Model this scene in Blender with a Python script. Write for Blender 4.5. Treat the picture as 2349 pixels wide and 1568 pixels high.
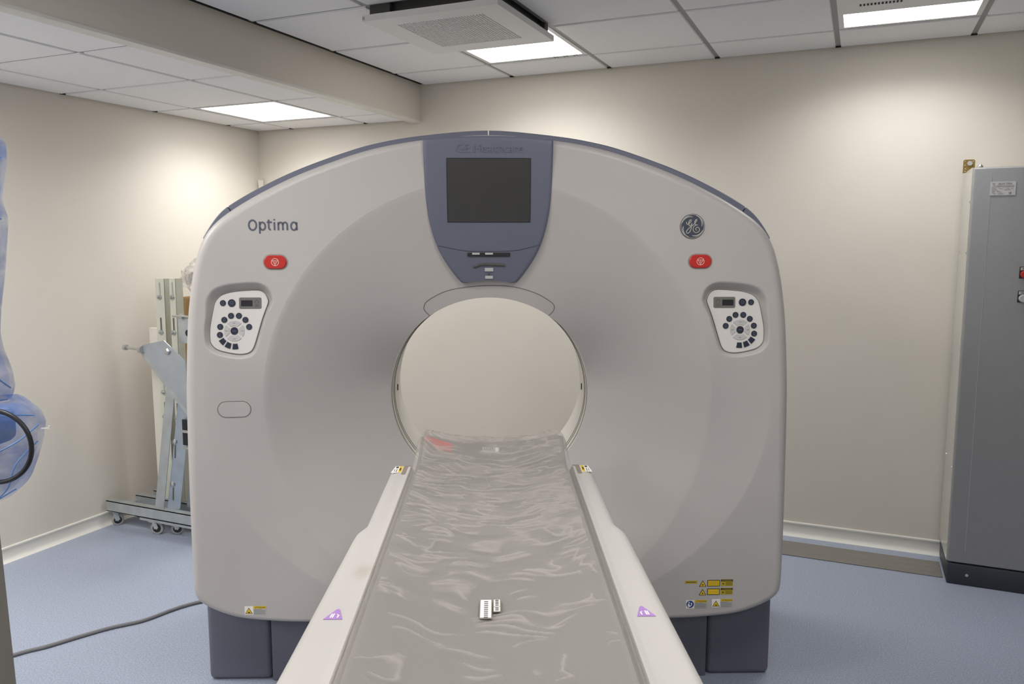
import bpy, bmesh, math, random
from mathutils import Vector, Matrix, noise
random.seed(7)
for o in list(bpy.data.objects): bpy.data.objects.remove(o)
scene = bpy.context.scene
COL = scene.collection
PI = math.pi

# ------------------------------------------------------------------ camera
YAW = -0.4098; PITCH = 0.1208; HC = 1.586
cd = bpy.data.cameras.new('camera'); cam = bpy.data.objects.new('camera', cd); COL.objects.link(cam)
cam.location = (0, 0, HC); cam.rotation_euler = (PI/2 - PITCH, 0, -YAW)
cd.sensor_width = 36; cd.sensor_fit = 'HORIZONTAL'; cd.lens = 36*1830/2349; cd.clip_start = 0.02
scene.camera = cam
# ------------------------------------------------------------------ world, exposure
w = bpy.data.worlds.new('world'); scene.world = w; w.use_nodes = True
w.node_tree.nodes['Background'].inputs[0].default_value = (.9, .95, 1, 1)
w.node_tree.nodes['Background'].inputs[1].default_value = 0.05
vs = scene.view_settings
vs.view_transform = 'Standard'; vs.look = 'None'; vs.gamma = 1; vs.exposure = 0.22
try: vs.use_curve_mapping = False
except Exception: pass
PANEL_W = 17.0      # watts of each ceiling panel's lamp
PANEL_E = 6.0       # radiance of the visible diffuser
PANEL_C = (1.0, 0.992, 0.985)

# ------------------------------------------------------------------ materials
def lin(c):
    return tuple(((v/255)/12.92 if v/255 <= .04045 else ((v/255+.055)/1.055)**2.4) for v in c)
MATS = {}
def mat(name, rgb, rough=.5, metal=0, var=.04, vscale=8, bump=0, bscale=200, spec=.5, coat=0, stretch=None, emit=0, alpha=1):
    if name in MATS: return MATS[name]
    m = bpy.data.materials.new(name); m.use_nodes = True; MATS[name] = m
    nt = m.node_tree; b = nt.nodes['Principled BSDF']; L = nt.links.new
    c = lin(rgb)
    tc = nt.nodes.new('ShaderNodeTexCoord'); mp = nt.nodes.new('ShaderNodeMapping')
    if stretch: mp.inputs['Scale'].default_value = stretch
    L(tc.outputs['Object'], mp.inputs['Vector'])
    nz = nt.nodes.new('ShaderNodeTexNoise'); nz.inputs['Scale'].default_value = vscale; nz.inputs['Detail'].default_value = 4
    L(mp.outputs[0], nz.inputs['Vector'])
    rp = nt.nodes.new('ShaderNodeValToRGB')
    rp.color_ramp.elements[0].position = .3; rp.color_ramp.elements[1].position = .7
    rp.color_ramp.elements[0].color = (*[max(0, v*(1-var)) for v in c], 1)
    rp.color_ramp.elements[1].color = (*[min(1, v*(1+var)) for v in c], 1)
    L(nz.outputs['Fac'], rp.inputs[0]); L(rp.outputs[0], b.inputs['Base Color'])
    b.inputs['Roughness'].default_value = rough; b.inputs['Metallic'].default_value = metal
    b.inputs['Specular IOR Level'].default_value = spec; b.inputs['Coat Weight'].default_value = coat
    if bump:
        n2 = nt.nodes.new('ShaderNodeTexNoise'); n2.inputs['Scale'].default_value = bscale; n2.inputs['Detail'].default_value = 3
        L(mp.outputs[0], n2.inputs['Vector'])
        bp = nt.nodes.new('ShaderNodeBump'); bp.inputs['Strength'].default_value = bump; bp.inputs['Distance'].default_value = .002
        L(n2.outputs['Fac'], bp.inputs['Height']); L(bp.outputs[0], b.inputs['Normal'])
    if emit:
        b.inputs['Emission Color'].default_value = (*PANEL_C, 1); b.inputs['Emission Strength'].default_value = emit
    b.inputs['Alpha'].default_value = alpha
    return m
M_wall = mat('wall_paint', (209, 203, 192), .65, var=.012, vscale=3, bump=.25, bscale=420)
M_tile = mat('ceiling_tile', (236, 236, 236), .9, var=.02, vscale=60, bump=.25, bscale=300)
M_bar = mat('grid_bar_paint', (150, 150, 150), .5, var=.01)
M_dark = mat('shadow_gap_dark', (30, 32, 32), .8)
M_base = mat('baseboard_vinyl', (214, 212, 204), .45, var=.015)
M_shell = mat('gantry_shell', (183, 178, 174), .42, var=.012, vscale=5, bump=.12, bscale=900)
M_slate = mat('slate_blue_plastic', (101, 104, 120), .45, var=.04, vscale=500, bump=.12, bscale=900)
M_basec = mat('dark_base_plastic', (98, 99, 111), .5, var=.03, vscale=300, bump=.1, bscale=700)
M_seam = mat('seam_dark', (104, 101, 98), .7)
M_liner = mat('bore_liner', (208, 204, 196), .4)
M_screen = mat('screen_glass', (56, 56, 56), .3, var=.05, vscale=2)
M_black = mat('black_plastic', (24, 25, 30), .4)
M_navy = mat('navy_button', (36, 42, 58), .4)
M_segm = mat('grey_button', (186, 186, 184), .35)
M_plate = mat('keypad_plate', (214, 210, 205), .4, var=.008)
M_red = mat('red_button', (188, 40, 34), .35)
M_glyph = mat('glyph_pale', (232, 200, 188), .5)
M_letter = mat('letter_slate', (84, 88, 100), .5)
M_badge = mat('badge_slate', (66, 72, 84), .35)
M_badgel = mat('badge_pale', (176, 172, 164), .4)
M_yel = mat('sticker_yellow', (224, 188, 28), .5)
M_yeld = mat('sticker_olive', (182, 158, 30), .5)
M_stk = mat('sticker_grey', (176, 176, 172), .5)
M_ink = mat('sticker_ink', (52, 46, 30), .6)
M_inkg = mat('sticker_print_grey', (120, 118, 118), .6)
M_blue = mat('sticker_blue', (28, 56, 132), .5)
M_white = mat('white_paper', (236, 232, 226), .6)
M_pur = mat('purple_sticker', (172, 132, 196), .5)
M_taupe = mat('taupe_plate', (140, 131, 118), .5)
M_galv = mat('galvanised_steel', (182, 188, 190), .42, metal=.65, var=.1, vscale=14)
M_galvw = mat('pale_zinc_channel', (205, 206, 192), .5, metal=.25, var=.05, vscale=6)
M_bolt = mat('bolt_steel', (200, 200, 198), .25, metal=.9)
M_rub = mat('grey_rubber', (150, 150, 148), .7)
M_card = mat('cardboard', (176, 142, 96), .8)
M_batt = mat('white_batten', (212, 206, 194), .6)
M_cab = mat('cabinet_grey', (142, 142, 143), .4, var=.02, vscale=40, bump=.15, bscale=800)
M_cabs = mat('cabinet_side_gloss', (196, 194, 186), .18, var=.01)
M_plin = mat('cabinet_plinth', (44, 48, 56), .45)
M_gold = mat('zinc_gold_bracket', (140, 116, 58), .45, metal=.6)
M_cable = mat('grey_cable', (112, 110, 112), .55)
M_duct = mat('duct_cover', (122, 117, 111), .42, var=.03, vscale=30, stretch=(.1, 4, 1))
M_col = mat('grey_cart_panel', (120, 117, 110), .5)
M_pad = mat('cradle_pad', (114, 113, 110), .6)
M_tablew = mat('table_white', (226, 220, 212), .42, var=.01)
M_acm = mat('ac_metal_dark', (76, 78, 78), .5)
M_acw = mat('ac_white', (226, 226, 224), .5, var=.01)
M_acs = mat('ac_side', (176, 173, 168), .5)

def floor_mat():
    m = bpy.data.materials.new('floor_vinyl'); m.use_nodes = True; nt = m.node_tree; b = nt.nodes['Principled BSDF']; L = nt.links.new
    tc = nt.nodes.new('ShaderNodeTexCoord')
    n1 = nt.nodes.new('ShaderNodeTexNoise'); n1.inputs['Scale'].default_value = 170; n1.inputs['Detail'].default_value = 5
    n2 = nt.nodes.new('ShaderNodeTexVoronoi'); n2.inputs['Scale'].default_value = 130
    L(tc.outputs['Object'], n1.inputs['Vector']); L(tc.outputs['Object'], n2.inputs['Vector'])
    r1 = nt.nodes.new('ShaderNodeValToRGB')
    r1.color_ramp.elements[0].position = .36; r1.color_ramp.elements[1].position = .66
    r1.color_ramp.elements[0].color = (*lin((136, 145, 163)), 1); r1.color_ramp.elements[1].color = (*lin((165, 172, 187)), 1)
    L(n1.outputs['Fac'], r1.inputs[0])
    r2 = nt.nodes.new('ShaderNodeValToRGB')
    r2.color_ramp.elements[0].position = .08; r2.color_ramp.elements[1].position = .16
    r2.color_ramp.elements[0].color = (.55, .57, .62, 1); r2.color_ramp.elements[1].color = (1, 1, 1, 1)
    L(n2.outputs['Distance'], r2.inputs[0])
    mx = nt.nodes.new('ShaderNodeMix'); mx.data_type = 'RGBA'; mx.blend_type = 'MULTIPLY'; mx.inputs[0].default_value = .6
    L(r1.outputs[0], mx.inputs[6]); L(r2.outputs[0], mx.inputs[7]); L(mx.outputs[2], b.inputs['Base Color'])
    b.inputs['Roughness'].default_value = .42; b.inputs['Specular IOR Level'].default_value = .35
    return m
M_floor = floor_mat()

def film_mat(name, rgb, a0, a1, stretch, scale, rough=.3, p0=.42, p1=.62):
    m = bpy.data.materials.new(name); m.use_nodes = True; nt = m.node_tree; b = nt.nodes['Principled BSDF']; L = nt.links.new
    tc = nt.nodes.new('ShaderNodeTexCoord'); mp = nt.nodes.new('ShaderNodeMapping'); mp.inputs['Scale'].default_value = stretch
    nz = nt.nodes.new('ShaderNodeTexNoise'); nz.inputs['Scale'].default_value = scale; nz.inputs['Detail'].default_value = 5; nz.inputs['Distortion'].default_value = .6
    L(tc.outputs['Object'], mp.inputs['Vector']); L(mp.outputs[0], nz.inputs['Vector'])
    mr = nt.nodes.new('ShaderNodeMapRange'); mr.inputs[1].default_value = p0; mr.inputs[2].default_value = p1
    mr.inputs[3].default_value = a0; mr.inputs[4].default_value = a1
    L(nz.outputs['Fac'], mr.inputs[0]); L(mr.outputs[0], b.inputs['Alpha'])
    b.inputs['Base Color'].default_value = (*lin(rgb), 1); b.inputs['Roughness'].default_value = rough
    b.inputs['Specular IOR Level'].default_value = .6
    return m
M_film = film_mat('clear_plastic_sheet', (189, 182, 174), .40, .62, (1, 1, 1), 3, .24, .5, 2.8)
_n = M_film.node_tree; _a = _n.nodes.new('ShaderNodeAttribute'); _a.attribute_name = 'lift'
_mr = [q for q in _n.nodes if q.type == 'MAP_RANGE'][0]; _n.links.new(_a.outputs['Fac'], _mr.inputs[0])
M_bluef = film_mat('blue_plastic_film', (44, 104, 186), .20, .50, (1, 1, 1.6), 9, .2)
M_clear = film_mat('clear_bag_film', (205, 200, 195), .25, .7, (1, 1, 1), 14, .25)

# ------------------------------------------------------------------ mesh helpers
class MB:
    def __init__(s): s.v = []; s.f = []
    def add(s, vs, fs):
        n = len(s.v); s.v += [tuple(v) for v in vs]; s.f += [tuple(i+n for i in f) for f in fs]; return s
    def box(s, x0, x1, y0, y1, z0, z1):
        return s.add([(x0,y0,z0),(x1,y0,z0),(x1,y1,z0),(x0,y1,z0),(x0,y0,z1),(x1,y0,z1),(x1,y1,z1),(x0,y1,z1)],
                     [(3,2,1,0),(4,5,6,7),(0,1,5,4),(1,2,6,5),(2,3,7,6),(3,0,4,7)])
    def rbox(s, x0, x1, y0, y1, z0, z1, r=.005, seg=2):
        bm = bmesh.new(); bmesh.ops.create_cube(bm, size=1)
        for v in bm.verts: v.co = (x0+(v.co.x+.5)*(x1-x0), y0+(v.co.y+.5)*(y1-y0), z0+(v.co.z+.5)*(z1-z0))
        bmesh.ops.bevel(bm, geom=bm.edges[:], offset=r, segments=seg, profile=.5, affect='EDGES')
        bm.verts.index_update()
        s.add([v.co[:] for v in bm.verts], [[v.index for v in f.verts] for f in bm.faces]); bm.free(); return s
    def hexa(s, p):      # 8 corners, bottom ring then top ring
        return s.add(p, [(3,2,1,0),(4,5,6,7),(0,1,5,4),(1,2,6,5),(2,3,7,6),(3,0,4,7)])
    def bar(s, a, b, wid, thk, up=(0,0,1)):
        a = Vector(a); b = Vector(b); d = (b-a).normalized(); u = Vector(up)
        sd = d.cross(u).normalized()*wid/2; u2 = sd.normalized().cross(d).normalized()*thk/2
        return s.hexa([a-sd-u2, a+sd-u2, b+sd-u2, b-sd-u2, a-sd+u2, a+sd+u2, b+sd+u2, b-sd+u2])
    def tube(s, pts, r, n=8, closed=False, cap=True):
        pts = [Vector(p) for p in pts]; N = len(pts); rings = []
        up = None
        for i, p in enumerate(pts):
            if closed: t = pts[(i+1) % N]-pts[i-1]
            else: t = pts[min(i+1, N-1)]-pts[max(i-1, 0)]
            t = t.normalized() if t.length > 1e-9 else Vector((0,0,1))
            if up is None:
                up = Vector((0,0,1)) if abs(t.z) < .9 else Vector((1,0,0))
            a = t.cross(up).normalized(); up = a.cross(t).normalized()
            rr = r[i] if isinstance(r, (list, tuple)) else r
            rings.append([p+(a*math.cos(2*PI*k/n)+up*math.sin(2*PI*k/n))*rr for k in range(n)])
        vs = [v for R in rings for v in R]; fs = []
        for i in range(N if closed else N-1):
            j = (i+1) % N
            for k in range(n): fs.append((i*n+k, i*n+(k+1) % n, j*n+(k+1) % n, j*n+k))
        if not closed and cap: fs += [tuple(range(n-1, -1, -1)), tuple((N-1)*n+k for k in range(n))]
        return s.add(vs, fs)
    def cyl(s, a, b, r, n=16, r2=None): return s.tube([a, b], [r, r if r2 is None else r2], n)
    def prism(s, poly, y0, y1):      # polygon in x,z extruded along y (y0 front, y1 back)
        n = len(poly)
        return s.add([(x, y0, z) for x, z in poly]+[(x, y1, z) for x, z in poly],
                     [tuple(range(n)), tuple(range(2*n-1, n-1, -1))]+[(i, n+i, n+(i+1) % n, (i+1) % n) for i in range(n)])
    def prismz(s, poly, z0, z1):     # polygon in x,y extruded along z
        n = len(poly)
        return s.add([(x, y, z0) for x, y in poly]+[(x, y, z1) for x, y in poly],
                     [tuple(range(n-1, -1, -1)), tuple(range(n, 2*n))]+[(i, (i+1) % n, n+(i+1) % n, n+i) for i in range(n)])
    def grid(s, fn, nu, nv, closed_u=False):
        vs = [fn(i/(nu if closed_u else nu-1), j/(nv-1)) for j in range(nv) for i in range(nu)]; fs = []
        for j in range(nv-1):
            for i in range(nu if closed_u else nu-1):
                k = (i+1) % nu
                fs.append((j*nu+i, j*nu+k, (j+1)*nu+k, (j+1)*nu+i))
        return s.add(vs, fs)
    def build(s, name, m, parent=None, smooth=False, angle=None):
        me = bpy.data.meshes.new(name); me.from_pydata(s.v, [], s.f); me.validate(); me.update()
        if angle is not None or smooth:
            for p in me.polygons: p.use_smooth = True
            if angle is not None:
                bm = bmesh.new(); bm.from_mesh(me)
                for e in bm.edges:
                    if len(e.link_faces) == 2 and e.calc_face_angle(0) > angle: e.smooth = False
                bm.to_mesh(me); bm.free()
        me.materials.append(m)
        return link(name, me, parent)
def link(name, me, parent=None):
    o = bpy.data.objects.new(name, me); COL.objects.link(o)
    if parent: o.parent = parent
    return o
def empty(name, loc, rz=0, parent=None):
    o = bpy.data.objects.new(name, None); COL.objects.link(o); o.location = loc; o.rotation_euler = (0,0,rz)
    o.empty_display_size = .1
    if parent: o.parent = parent
    return o
def tag(o, label, cat, group=None):
    o['label'] = label; o['category'] = cat
    if group: o['group'] = group
    return o
def struct(o, label=None):
    o['kind'] = 'structure'
    if label: o['label'] = label
    return o
def catmull(pts, n=8, closed=False):
    out = []; N = len(pts); P = [Vector(p) for p in pts]
    for i in range(N if closed else N-1):
        if closed: a, b, c, d = P[i-1], P[i], P[(i+1) % N], P[(i+2) % N]
        else: a, b, c, d = P[max(i-1,0)], P[i], P[i+1], P[min(i+2,N-1)]
        for k in range(n):
            t = k/n
            out.append(.5*((2*b)+(c-a)*t+(2*a-5*b+4*c-d)*t*t+(3*b-a-3*c+d)*t*t*t))
    if not closed: out.append(P[-1])
    return out
def sst(a, b, x):
    t = min(1, max(0, (x-a)/(b-a))); return t*t*(3-2*t)
def text_mesh(body, height, width=None, align='CENTER', bold=0.0, shear=0.0):
    """flat text outline mesh in x,y, scaled to the given letter height / width; returns verts, faces"""
    cu = bpy.data.curves.new('t', 'FONT'); cu.body = body; cu.align_x = align; cu.align_y = 'CENTER'; cu.size = 1; cu.offset = bold; cu.shear = shear
    cu.resolution_u = 3
    ob = bpy.data.objects.new('t', cu); COL.objects.link(ob)
    dg = bpy.context.evaluated_depsgraph_get(); me = bpy.data.meshes.new_from_object(ob.evaluated_get(dg))
    vs = [Vector(v.co) for v in me.vertices]; fs = [tuple(p.vertices) for p in me.polygons]
    bpy.data.objects.remove(ob); bpy.data.meshes.remove(me)
    x0 = min(v.x for v in vs); x1 = max(v.x for v in vs); y0 = min(v.y for v in vs); y1 = max(v.y for v in vs)
    sy = height/(y1-y0); sx = (width/(x1-x0)) if width else sy
    return [((v.x-(x0+x1)/2)*sx, (v.y-(y0+y1)/2)*sy) for v in vs], fs

# ------------------------------------------------------------------ room shell
XL, XR, YB, YF = -3.885, 2.6, 4.51, -2.0
ZU, ZL, XB = 2.586, 2.376, -2.585
TOP = ZU+.3
struct(MB().box(XL-.1, XR+.1, YF-.1, YB+.1, -.1, 0).build('floor', M_floor))
struct(MB().box(XL-.1, XR+.1, YB, YB+.1, 0, TOP).build('wall_back', M_wall))
struct(MB().box(XL-.1, XL, YF, YB, 0, TOP).build('wall_left', M_wall))
struct(MB().box(XR, XR+.1, YF, YB, 0, TOP).build('wall_right', M_wall))
struct(MB().box(XL-.1, XR+.1, YF-.1, YF, 0, TOP).build('wall_front', M_wall))
struct(MB().box(XB-.05, XB, YF, YB, ZL-.012, ZU+.05).build('wall_bulkhead', M_wall))
struct(MB().box(XB-.062, XB+.004, YF, YB, ZL-.024, ZL-.012).build('trim_1', mat('trim_paint', (216, 213, 206), .5)))

def baseboard(name, L, place):
    prof = [(0,0), (.03,0), (.022,.004), (.013,.012), (.009,.022), (.008,.062), (.011,.068), (.010,.074), (.0,.076)]
    n = len(prof); vs = [place(0, d, z) for d, z in prof]+[place(L, d, z) for d, z in prof]
    b = MB().add(vs, [(i, (i+1) % n, n+(i+1) % n, n+i) for i in range(n)]+[tuple(range(n-1,-1,-1)), tuple(range(n,2*n))])
    struct(b.build(name, M_base, angle=.6))
baseboard('baseboard_back', XR-XL, lambda t, d, z: (XL+t, YB-d, z))
baseboard('baseboard_left', YB-YF, lambda t, d, z: (XL+d, YF+t, z))
baseboard('baseboard_right', YB-YF, lambda t, d, z: (XR-d, YF+t, z))
baseboard('baseboard_front', XR-XL, lambda t, d, z: (XL+t, YF+d, z))

# ceilings: a slab over the void, grid bars and single tiles
A0, B0 = -1.954, 4.161
upx = [XB] + [A0+.6*i for i in range(8)] + [XR]
upy = [YF] + [B0-.6*i for i in range(10, -1, -1)] + [YB]
lox = [XL, -3.591, -2.991, XB-.05]
loy = [YF] + [3.012+.6*i for i in range(-8, 3)] + [YB]
ceil_u = struct(MB().box(XL-.1, XR+.1, YF-.1, YB+.1, TOP, TOP+.05).build('ceiling', M_dark))
ceil_l = struct(MB().box(XL, XB-.05, YF, YB, ZL+.06, ZL+.09).build('ceiling_lowered', M_dark))
tile_cache = {}
def tile(x0, x1, y0, y1, z, parent):
    g = .0115; key = (round(x1-x0, 3), round(y1-y0, 3))
    if key not in tile_cache:
        wx, wy = (x1-x0)/2-g, (y1-y0)/2-g
        b = MB()
        b.add([(-wx,-wy,.006),(wx,-wy,.006),(wx,wy,.006),(-wx,wy,.006),(-wx+.003,-wy+.003,0),(wx-.003,-wy+.003,0),(wx-.003,wy-.003,0),(-wx+.003,wy-.003,0)],
              [(7,6,5,4),(0,4,5,1),(1,5,6,2),(2,6,7,3),(3,7,4,0),(0,1,2,3)])
        me = bpy.data.meshes.new('tile'); me.from_pydata(b.v, [], b.f); me.materials.append(M_tile); tile_cache[key] = me
    o = link('tile', tile_cache[key], parent); o.location = ((x0+x1)/2, (y0+y1)/2, z-.006)
skip_u = {}
def cell(xs, ys, x, y):
    for i in range(len(xs)-1):
        for j in range(len(ys)-1):
            if xs[i] <= x < xs[i+1] and ys[j] <= y < ys[j+1]: return (i, j)
LIGHTS_U = [(-1.6, 3.9), (.1, 3.9), (-1.6, .9), (.1, 1.5), (-1.6, -1.5), (.7, -1.2)]  # panels nearer than the back row are unseen, added to raise the brightness
LIGHTS_L = [(-3.3, 3.9), (-3.3, 1.5), (-3.3, -.9)]  # only the far corner panel is in view; the others are added for brightness
POW_U = [.50, .50, .75, .65, .8, .75]; POW_L = [.48, 1.15, 1.1]
AC_CELL = cell(upx, upy, -1.6, 3.2)
hole_u = {cell(upx, upy, *p) for p in LIGHTS_U} | {AC_CELL}
hole_l = {cell(lox, loy, *p) for p in LIGHTS_L}
for xs, ys, z, par, holes in ((upx, upy, ZU, ceil_u, hole_u), (lox, loy, ZL, ceil_l, hole_l)):
    for i in range(len(xs)-1):
        for j in range(len(ys)-1):
            if (i, j) not in holes: tile(xs[i]+(.024 if par is ceil_u and i == 0 else 0), xs[i+1], ys[j], ys[j+1], z, par)
    for x in xs[1:-1]:
        MB().box(x-.013, x+.013, ys[0], ys[-1]-.014, z, z+.03).build('grid_bar', M_bar, par)
        MB().box(x-.013, x+.013, ys[-1]-.016, ys[-1]-.002, z-.007, z-.001).build('bar_end', M_dark, par)
    if par is ceil_l:
        for y in ys[1:-1]: MB().box(xs[0]+.002, xs[0]+.016, y-.013, y+.013, z-.007, z-.001).build('bar_end', M_dark, par)
    for y in ys[1:-1]:
        for i in range(len(xs)-1):
            MB().box(xs[i]+.013, xs[i+1]-.013, y-.013, y+.013, z, z+.03).build('grid_bar', M_bar, par)
    for (a, b_, c_, d_) in ((xs[0], xs[-1], ys[-1]-.014, ys[-1]), (xs[0], xs[0]+.014, ys[0], ys[-1]-.014), (xs[-1]-.014, xs[-1], ys[0], ys[-1]-.014), (xs[0], xs[-1], ys[0], ys[0]+.014)):
        MB().box(a, b_, c_, d_, z-.001, z+.03).build('edge_angle', M_dark if (par is ceil_u and a == xs[0] and b_ < xs[0]+.1) else M_bar, par)  # bulkhead side is a dark strip standing in for the shadow gap

# ceiling lights
def ceiling_light(x0, x1, y0, y1, z, label, half=False, power=1.0, spread=172):
    t = tag(empty('ceiling_light', ((x0+x1)/2, (y0+y1)/2, z)), label, 'ceiling light', 'ceiling light panels')
    hx, hy = (x1-x0)/2-.013, (y1-y0)/2-.013
    ylo = .04 if half else -hy
    f = MB()
    e = .022
    f.box(-hx, hx, hy-e, hy, -.004, .05); f.box(-hx, -hx+e, -hy, hy-e, -.004, .05); f.box(hx-e, hx, -hy, hy-e, -.004, .05)
    f.box(-hx+e, hx-e, -hy, ylo+(0 if half else e), -.004, .05)
    fr = f.build('frame', M_acw, t)
    if half:
        v = MB()
        for k in range(12): v.box(-.20+k*.014, -.192+k*.014, -.10, -.07, -.0052, -.004)
        v.build('vent_slot', M_dark, t)
    ya, yb = (ylo if half else -hy+e), hy-e
    MB().box(-hx+e, hx-e, ya, yb, .002, .008).build('diffuser', MATS.get('light_diffuser') or mat('light_diffuser', (250, 248, 240), .6, emit=PANEL_E), t)
    MB().box(-hx, hx, -hy, hy, .05, .055).build('housing', M_acm, t)
    ld = bpy.data.lights.new('panel_lamp', 'AREA'); ld.shape = 'RECTANGLE'; ld.size = 2*(hx-e); ld.size_y = yb-ya
    ld.energy = PANEL_W*power*(.7 if half else 1); ld.color = PANEL_C; ld.spread = math.radians(spread)
    lo = bpy.data.objects.new('panel_lamp', ld); COL.objects.link(lo); lo.parent = t; lo.location = (0, (ya+yb)/2, -.006)
    if not half and power < .7 and z > 2.4:
        for k in range(3):
            xx = .10+.055*k
            MB().tube([(xx, hy-.012, -.002), (xx+.008, hy-.010, -.009), (xx+.016, hy-.012, -.003), (xx+.026, hy-.010, -.009)], .0016, 5).build('loose_wire', M_black, t)
    return t
names_u = ['glowing square ceiling light beside the perforated air unit', 'half glowing ceiling light nearest the grey cabinet',
           'unseen square ceiling light added over the scan table', 'unseen square ceiling light added right of the scan table', 'unseen square ceiling light added far behind the camera over the table end',
           'unseen square ceiling light added in the corner behind the camera']
for k, (x, y) in enumerate(LIGHTS_U):
    i, j = cell(upx, upy, x, y)
    ceiling_light(upx[i], upx[i+1], upy[j], upy[j+1], ZU, names_u[k], half=(k == 1), power=POW_U[k], spread=(140 if k < 2 else 172))
names_l = ['glowing square ceiling light in the lowered ceiling near the left corner', 'unseen square light added in the lowered ceiling at mid left wall', 'unseen square light added in the lowered ceiling behind the camera']
for k, (x, y) in enumerate(LIGHTS_L):
    i, j = cell(lox, loy, x, y)
    ceiling_light(lox[i], lox[i+1], loy[j], loy[j+1], ZL, names_l[k], power=POW_L[k], spread=(140 if k < 1 else 172))

# air unit hanging from its open ceiling cell
def ac_unit():
    i, j = AC_CELL; x0, x1, y0, y1 = upx[i], upx[i+1], upy[j], upy[j+1]
    cx, cy = (x0+x1)/2, (y0+y1)/2
    t = tag(empty('air_unit', (cx, cy, ZU-.07)), 'square white ceiling air unit panel with perforated grille hanging below the tiles', 'air unit')
    hx = .312; g = .205
    p = MB()
    gx = -.01
    for a, b, c, d in ((-hx, hx, -hx, -g+gx), (-hx, hx, g+gx, hx), (-hx, -g, -g+gx, g+gx), (g, hx, -g+gx, g+gx)): p.box(a, b, c, d, 0, .026)
    p.build('panel', M_acw, t)
    MB().box(-g, g, -g+gx, g+gx, .012, .02).build('grille_back', M_dark, t)
    n = 30; gr = MB(); st = 2*g/n
    for k in range(n+1):
        gr.box(-g+k*st-.0026, -g+k*st+.0026, -g+gx, g+gx, .0005, .006)
        gr.box(-g, g, -g+gx+k*st-.0026, -g+gx+k*st+.0026, .001, .006)
    gr.build('perforated_grille', M_acw, t)
    MB().rbox(-.26, .26, -.25, .25, .045, .30, .01).build('fan_housing', M_acm, t)
    for s, q in ((-1,-1), (1,-1), (-1,1), (1,1)):
        MB().rbox(s*.245-.05, s*.245+.05, q*.262-.022, q*.262+.022, .026, .075, .004).build('mounting_bracket', M_acm, t)
    for s in (-1, 1):
        MB().box(s*.262-.012, s*.262+.012, -.24, .24, .03, .06).build('side_rail', M_acm, t)
    MB().box(-hx, -hx+.012, -hx-.0005, -hx, .006, .02).build('corner_clip', M_acs, t)
ac_unit()

# ------------------------------------------------------------------ scanner gantry
PSI = YAW-.022
GO = Vector((-1.1137, 2.3726, 0)); GROT = -PSI
gan = tag(empty('scanner_gantry', GO, GROT), 'large white ring-shaped medical scanner gantry with blue-grey console on top', 'scanner')
ZC = 1.048; RLIP = .36; R0 = .750; EA, EB = .948, .76
half = [(0,1.940),(.207,1.924),(.345,1.902),(.453,1.873),(.61,1.817),(.74,1.757),(.84,1.70),(.905,1.65),(.945,1.592),(.970,1.52),(.989,1.43),(1.004,1.316),(1.017,1.141),(1.021,1.022),(1.0235,.873),(1.0245,.65),(1.0235,.49),(1.022,.42),(1.017,.385),(1.0,.362),(.965,.340),(.912,.318),(.853,.303),(.763,.294),(.658,.289),(.3,.285),(0,.284)]
full = half + [(-x, z) for x, z in half[-2:0:-1]]
OUT = [(p.x, p.y) for p in catmull([(x, z, 0) for x, z in full], 8, True)]
OUTA = sorted((math.atan2(z-ZC, x), math.hypot(x, z-ZC)) for x, z in OUT)
def Rout(th):
    th = (th+PI) % (2*PI)-PI
    lo = OUTA[-1]; lo = (lo[0]-2*PI, lo[1])
    import bisect
    k = bisect.bisect(OUTA, (th, 1e9))
    a = OUTA[k-1] if k > 0 else lo
    b = OUTA[k] if k < len(OUTA) else (OUTA[0][0]+2*PI, OUTA[0][1])
    t = (th-a[0])/(b[0]-a[0]+1e-12); return a[1]+(b[1]-a[1])*t
def ylip(th): return .25-.14*sst(.05, 1.0, math.sin(th))
def Rell(th):
    e = 1/math.sqrt((math.cos(th)/EA)**2+(math.sin(th)/EB)**2)
    return max(R0+.002, e)
def bslope(th): return .22*(1-sst(-.35, .30, math.sin(th)))
def S0(x, z):
    r = math.hypot(x, z-ZC); th = math.atan2(z-ZC, x); Re = Rell(th)
    if r >= Re: return 0.0
    if r >= R0: return bslope(th)*(Re-r)
    y1 = bslope(th)*(Re-R0); t = min(1, (R0-r)/(R0-RLIP))
    return y1+(ylip(th)-y1)*(.94*t+.06*t**3)
PLATE = [(-.8829,1.4194),(-.8669,1.4265),(-.8353,1.4337),(-.7769,1.4379),(-.7527,1.4364),(-.7374,1.4264),(-.7295,1.4106),(-.7286,1.3962),(-.746,1.3501),(-.7656,1.2865),(-.7769,1.253),(-.7875,1.237),(-.8051,1.2298),(-.8295,1.2284),(-.8666,1.2344),(-.8991,1.2447),(-.9169,1.2636),(-.9201,1.2869),(-.9187,1.3187),(-.9093,1.3677),(-.9024,1.395),(-.8947,1.408)]
PLATE = [(p.x, p.y) for p in catmull([(x, z, 0) for x, z in PLATE], 3, True)]
def plate_y(x, z): return .017+.075*(z-1.30)
def sdf(x, z, poly):
    d = 1e9; ins = False; n = len(poly)
    for i in range(n):
        ax, az = poly[i]; bx, bz = poly[i-1]
        ex, ez = bx-ax, bz-az; t = max(0, min(1, ((x-ax)*ex+(z-az)*ez)/(ex*ex+ez*ez+1e-12)))
        d = min(d, math.hypot(x-ax-ex*t, z-az-ez*t))
        if (az > z) != (bz > z) and x < (bx-ax)*(z-az)/(bz-az)+ax: ins = not ins
    return -d if ins else d
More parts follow.
